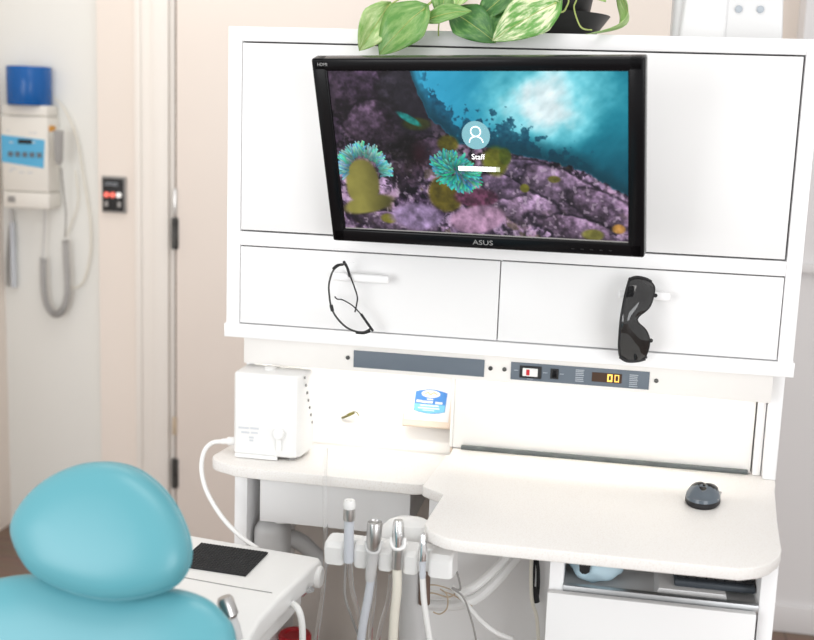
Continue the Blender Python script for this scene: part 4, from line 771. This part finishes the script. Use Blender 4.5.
MB().along((-0.2808,-0.3500,0.7379), (-0.2810,-0.3500,0.7842), [(0.0078, 0), (0.0082, 0.25), (0.0060, 0.6), (0.0048, 0.95), (0.0030, 1)]).build('barrel', 'aluminium_light', h4) if False else MB().along((-0.2808,-0.3500,0.7379), (-0.2810,-0.3500,0.7842), [(0.0078, 0), (0.0082, 0.25), (0.0060, 0.6), (0.0048, 0.95), (0.0030, 1)]).build('barrel', 'chrome', h4)
MB().along((-0.2800,-0.3480,0.7061), (-0.2808,-0.3500,0.7379), [(0.0048, 0), (0.0058, 0.2), (0.0050, 0.6), (0.0066, 1)]).build('connector', 'hose_grey', h4)
MB().tube([(-0.2800,-0.3480,0.7079), (-0.2765,-0.3450,0.6670), (-0.2704,-0.3420,0.6277), (-0.2624,-0.3380,0.5773), (-0.2515,-0.3300,0.4847)], 0.0050, 10).build('hose', 'plastic_white', h4)

# ------------------------------------------------------------------ loose hoses and cords under the worktops
hz = thing('white_hose_pair', 'two thick white hoses curving down under the right worktop tied with string', 'hose', (-0.2271,-0.1200,0.5961))
MB().tube([(-0.1422,-0.1000,0.6945), (-0.1652,-0.1300,0.6688), (-0.1880,-0.1600,0.6477), (-0.2169,-0.1800,0.6261), (-0.2522,-0.1800,0.6107), (-0.2932,-0.1720,0.6025), (-0.3313,-0.1650,0.6028)], 0.0078, 10).build('hose', 'plastic_white', hz)
MB().tube([(-0.1317,-0.0850,0.6804), (-0.1538,-0.1100,0.6546), (-0.1767,-0.1400,0.6295), (-0.2075,-0.1600,0.6017), (-0.2418,-0.1700,0.5876), (-0.2861,-0.1650,0.5792), (-0.3322,-0.1550,0.5772)], 0.0098, 10).build('hose', 'plastic_white', hz)
for pts in ([(-0.3094,-0.2100,0.6279), (-0.2901,-0.2200,0.6399), (-0.2695,-0.2150,0.6383), (-0.2444,-0.2000,0.6238), (-0.2565,-0.2000,0.6129), (-0.2840,-0.2100,0.6215), (-0.3052,-0.2100,0.6134)], [(-0.2822,-0.2000,0.5816), (-0.2695,-0.2000,0.5793), (-0.2567,-0.2050,0.5943), (-0.2571,-0.2100,0.6209), (-0.2700,-0.2100,0.6306)], [(-0.2602,-0.2150,0.6282), (-0.2428,-0.2100,0.6207), (-0.2276,-0.2000,0.6069), (-0.2142,-0.1900,0.5967)]):
    MB().tube(pts, 0.0013, 6).build('tie_string', 'string', hz)
tag(MB().tube([(-0.2482,-0.2150,0.6389), (-0.2353,-0.2150,0.6274), (-0.2190,-0.2100,0.6048), (-0.1971,-0.2050,0.5789), (-0.1700,-0.2000,0.5573), (-0.1402,-0.1900,0.5431)], 0.0048, 8).build('loose_white_hose', 'plastic_white', loc=(-0.2130,-0.2300,0.6104)), 'single thin white hose with free end hanging below the tied hoses', 'hose')
tag(MB().tube([(-0.2400,-0.2500,0.6926), (-0.2326,-0.2450,0.6660), (-0.2307,-0.2400,0.6458), (-0.2448,-0.2400,0.6479), (-0.2250,-0.2400,0.6336), (-0.2119,-0.2350,0.5998), (-0.1998,-0.2300,0.5525), (-0.1903,-0.2200,0.4734)], 0.0018, 7).build('thin_grey_cord', 'plastic_grey', loc=(-0.2264,-0.2400,0.6279)), 'very thin grey cord looping from holder end past the hoses', 'cord')
tag(MB().tube([(-0.1192,-0.0980,0.6731), (-0.1186,-0.0980,0.6286), (-0.1142,-0.0980,0.5804), (-0.1031,-0.0930,0.5402), (-0.0953,-0.0880,0.4593), (-0.0870,-0.0830,0.3364)], 0.0034, 8).build('beige_cord', 'hose_cream', loc=(-0.1105,-0.0980,0.5808)), 'beige cord hanging straight down against the white knee panel', 'cord')
tag(MB().tube([(-0.1164,-0.0830,0.6657), (-0.1153,-0.0830,0.6288), (-0.1147,-0.0830,0.5838), (-0.1076,-0.0830,0.5728), (-0.1053,-0.0830,0.5986), (-0.1072,-0.0830,0.6336), (-0.1127,-0.0830,0.6661)], 0.0036, 8).tube([(-0.1123,-0.0900,0.6007), (-0.1071,-0.0900,0.5739)], 0.007, 8, 0).build('black_cord', 'black_matte', loc=(-0.1098,-0.0830,0.6138)), 'folded black cord bundle hanging behind the beige cord', 'cord')
tag(MB().tube([(-0.5195,-0.0680,0.8257), (-0.5186,-0.0750,0.7846), (-0.5147,-0.0850,0.7289), (-0.5082,-0.1000,0.6654), (-0.5053,-0.1100,0.6098), (-0.5069,-0.1200,0.5437), (-0.5142,-0.1300,0.4666), (-0.5285,-0.1400,0.3471)], 0.0042, 10).build('clear_tube', 'clear_plastic', loc=(-0.5147,-0.0850,0.7289)), 'clear plastic tube hanging down in front of the smaller worktop', 'tube')

# ------------------------------------------------------------------ things on top of the cabinet
ds = thing('white_dispenser', 'white plastic dispenser tower with two small grey studs on cabinet top', 'dispenser', (0.17, 0.18, 1.603))
MB().box(0.069, 0.165, 0.13, 0.27, 1.603, 1.95, 0.012, 4).build('rear_shell', 'dispenser_grey', ds)
MB().prism([(0.080, 1.603), (0.166, 1.603), (0.166, 1.93), (0.104, 1.93)], -0.24, -0.115, 0.010, 4, M=FRONT).build('front_cover', 'dispenser_white', ds)
MB().prism([(0.150, 1.603), (0.266, 1.603), (0.246, 1.92), (0.150, 1.92)], -0.24, -0.122, 0.004, 3, M=FRONT).build('side_panel', 'dispenser_grey', ds)
for x in (0.184, 0.222): MB().lathe([(0.0065, 0), (0.0065, 0.003), (0.0035, 0.005)], 14, Matrix.Translation((x, 0.1215, 1.662)) @ FRONT).build('stud', 'mark_light', ds)

pt = thing('potted_pothos', 'trailing pothos with variegated green leaves in a black pot on cabinet top', 'plant', (-0.185, 0.16, 1.603))
Tp = Matrix.Translation((-0.185, 0.16, 1.603))
MB().lathe([(0.105, 0), (0.112, 0.006), (0.137, 0.040), (0.140, 0.044), (0.134, 0.044), (0.110, 0.010)], 40, Tp).build('saucer', 'pot_black', pt)
MB().lathe([(0.092, 0.011), (0.096, 0.02), (0.118, 0.150), (0.124, 0.152), (0.124, 0.170), (0.116, 0.170), (0.112, 0.150)], 40, Tp).build('pot', 'pot_black', pt)
MB().lathe([(0.111, 0.140), (0.111, 0.150), (0.05, 0.156)], 30, Tp).build('soil', 'soil', pt)
def leaf(base, tip, width, m, bend=0.15, fold=0.22, side=(0, -1, 0), stem=None):
    base = Vector(base); tip = Vector(tip); d = tip - base; L = d.length; d.normalize()
    nr_ = Vector(side); nr_ = (nr_ - d * nr_.dot(d)).normalized(); sd = d.cross(nr_).normalized()
    NT, NS = 14, 4; vs = []; fs = []
    for i in range(NT + 1):
        t = i / NT
        wd = width / 2 * (min(1, (t / 0.30)) ** 0.55 if t < 0.30 else math.cos((t - 0.30) / 0.70 * math.pi / 2) ** 0.85)
        for j in range(-NS, NS + 1):
            s_ = j / NS
            back = -0.10 * L * (abs(s_) ** 1.3) * max(0, 1 - t * 3.2)
            p = base + d * (t * L + back) + sd * (s_ * wd) + nr_ * (bend * L * math.sin(math.pi * t) + fold * wd * abs(s_) + 0.05 * wd * math.sin(t * 9 + j))
            vs.append(p)
    W = 2 * NS + 1
    for i in range(NT):
        for j in range(W - 1): fs.append((i * W + j, i * W + j + 1, (i + 1) * W + j + 1, (i + 1) * W + j))
    lf = MB().faces(vs, fs).build('leaf', m, pt)
    uvl = lf.data.uv_layers.new(name='leaf')
    for lp_ in lf.data.loops:
        a_, b_ = divmod(lp_.vertex_index, W); uvl.data[lp_.index].uv = (a_ / NT - abs(b_ - NS) / NS * 0.25, (b_ - NS) / NS * 0.5 + 0.5)
    lf.modifiers.new('thickness', 'SOLIDIFY').thickness = 0.0007
    mid = [vs[i * W + NS] + nr_ * 0.0006 for i in range(0, NT + 1, 2)]
    MB().tube(mid, 0.0009, 5, 0, taper=0.0003).build('midrib', 'stem_green', lf)
    if stem: MB().tube(stem + [base, base + d * 0.004], 0.0016, 6).build('stem', 'stem_green', pt)
    return lf
SR = Vector((-0.19, 0.10, 1.765))
leaf((-0.4367,-0.0200,1.6427), (-0.4855,-0.0300,1.5621), 0.064, 'leaf_pale', 0.10, 0.35, (0.35, -1, 0.1), [SR, Vector((-0.3552,0.0500,1.6865)), Vector((-0.4011,0.0000,1.6662))])
leaf((-0.3691,-0.0300,1.6378), (-0.4473,-0.0350,1.5557), 0.088, 'leaf_green', 0.08, 0.20, (-0.15, -1, 0.25), [SR, Vector((-0.3422,0.0300,1.6739)), Vector((-0.3586,-0.0100,1.6520))])
leaf((-0.3629,-0.0200,1.6198), (-0.2830,-0.0300,1.6359), 0.038, 'leaf_green', 0.10, 0.25, (0, -1, 0.5), [SR, Vector((-0.3568,0.0000,1.6565)), Vector((-0.3598,-0.0200,1.6337))])
leaf((-0.3176,0.0000,1.6328), (-0.2390,-0.0200,1.5826), 0.070, 'leaf_dark', 0.10, 0.25, (0.2, -1, 0.2), [SR, Vector((-0.3272,0.0200,1.6590))])
leaf((-0.3361,0.0200,1.6973), (-0.3428,-0.0100,1.6210), 0.062, 'leaf_green', 0.12, 0.25, (0.2, -1, 0.1), [SR])
leaf((-0.2854,0.0200,1.7015), (-0.3150,-0.0200,1.6414), 0.052, 'leaf_pale', 0.12, 0.25, (0, -1, 0.2), [SR])
leaf((-0.2182,0.0100,1.6737), (-0.2790,0.0000,1.6197), 0.052, 'leaf_dark', 0.10, 0.25, (-0.2, -1, 0.2), [SR])
leaf((-0.2259,0.0000,1.6346), (-0.2445,-0.0200,1.5859), 0.046, 'leaf_dark', 0.10, 0.3, (0, -1, 0.3), [SR, Vector((-0.2257,0.0200,1.6608))])
leaf((-0.1371,-0.0200,1.6531), (-0.2439,-0.0400,1.5846), 0.084, 'leaf_cream', 0.08, 0.18, (0.1, -1, 0.35), [SR, Vector((-0.1238,0.0300,1.6773)), Vector((-0.1204,0.0000,1.6469)), Vector((-0.1293,-0.0200,1.6380))])
leaf((-0.1662,0.0000,1.7109), (-0.2135,-0.0300,1.6593), 0.06, 'leaf_green', 0.10, 0.2, (0, -1, 0.3), [SR])
leaf((-0.0512,0.0200,1.7012), (-0.0820,-0.0200,1.6016), 0.040, 'leaf_pale', -0.55, 0.5, (-1, -0.35, 0.1), [SR, Vector((-0.1024,0.0600,1.7122))])
leaf((-0.0915,0.0300,1.6984), (-0.0515,0.0000,1.6583), 0.045, 'leaf_pale', 0.12, 0.25, (0, -1, 0.3), [SR])
leaf((-0.4276,0.0300,1.7290), (-0.4789,0.0000,1.6720), 0.06, 'leaf_green', 0.12, 0.25, (0, -1, 0.3), [SR, Vector((-0.3949,0.0500,1.7496))])
leaf((-0.3033,0.0500,1.7679), (-0.3704,0.0200,1.7283), 0.07, 'leaf_cream', 0.12, 0.25, (0, -0.8, 0.6), [SR])
leaf((-0.2145,0.0600,1.7874), (-0.1647,0.0300,1.7404), 0.07, 'leaf_green', 0.12, 0.25, (0, -0.8, 0.6), [SR])
leaf((-0.1429,0.0800,1.7736), (-0.0680,0.0500,1.7355), 0.07, 'leaf_cream', 0.12, 0.25, (0, -0.8, 0.6), [SR])
for pts in ([SR, Vector((-0.1098,0.0300,1.6810)), Vector((-0.1064,0.0000,1.6471)), Vector((-0.0956,-0.0100,1.6191)), Vector((-0.0862,-0.0150,1.6104)), Vector((-0.0720,-0.0200,1.6086))], [Vector((-0.3691,-0.0300,1.6378)), Vector((-0.3630,-0.0300,1.6189)), Vector((-0.3790,-0.0300,1.6117))], [Vector((-0.3430,-0.0100,1.6245)), Vector((-0.3446,-0.0120,1.6069)), Vector((-0.3437,-0.0140,1.5928))], [Vector((-0.3712,-0.0200,1.6473)), Vector((-0.4036,-0.0300,1.6389)), Vector((-0.4342,-0.0300,1.6296))]):
    MB().tube(pts, 0.0014, 6).build('stem', 'stem_green', pt)
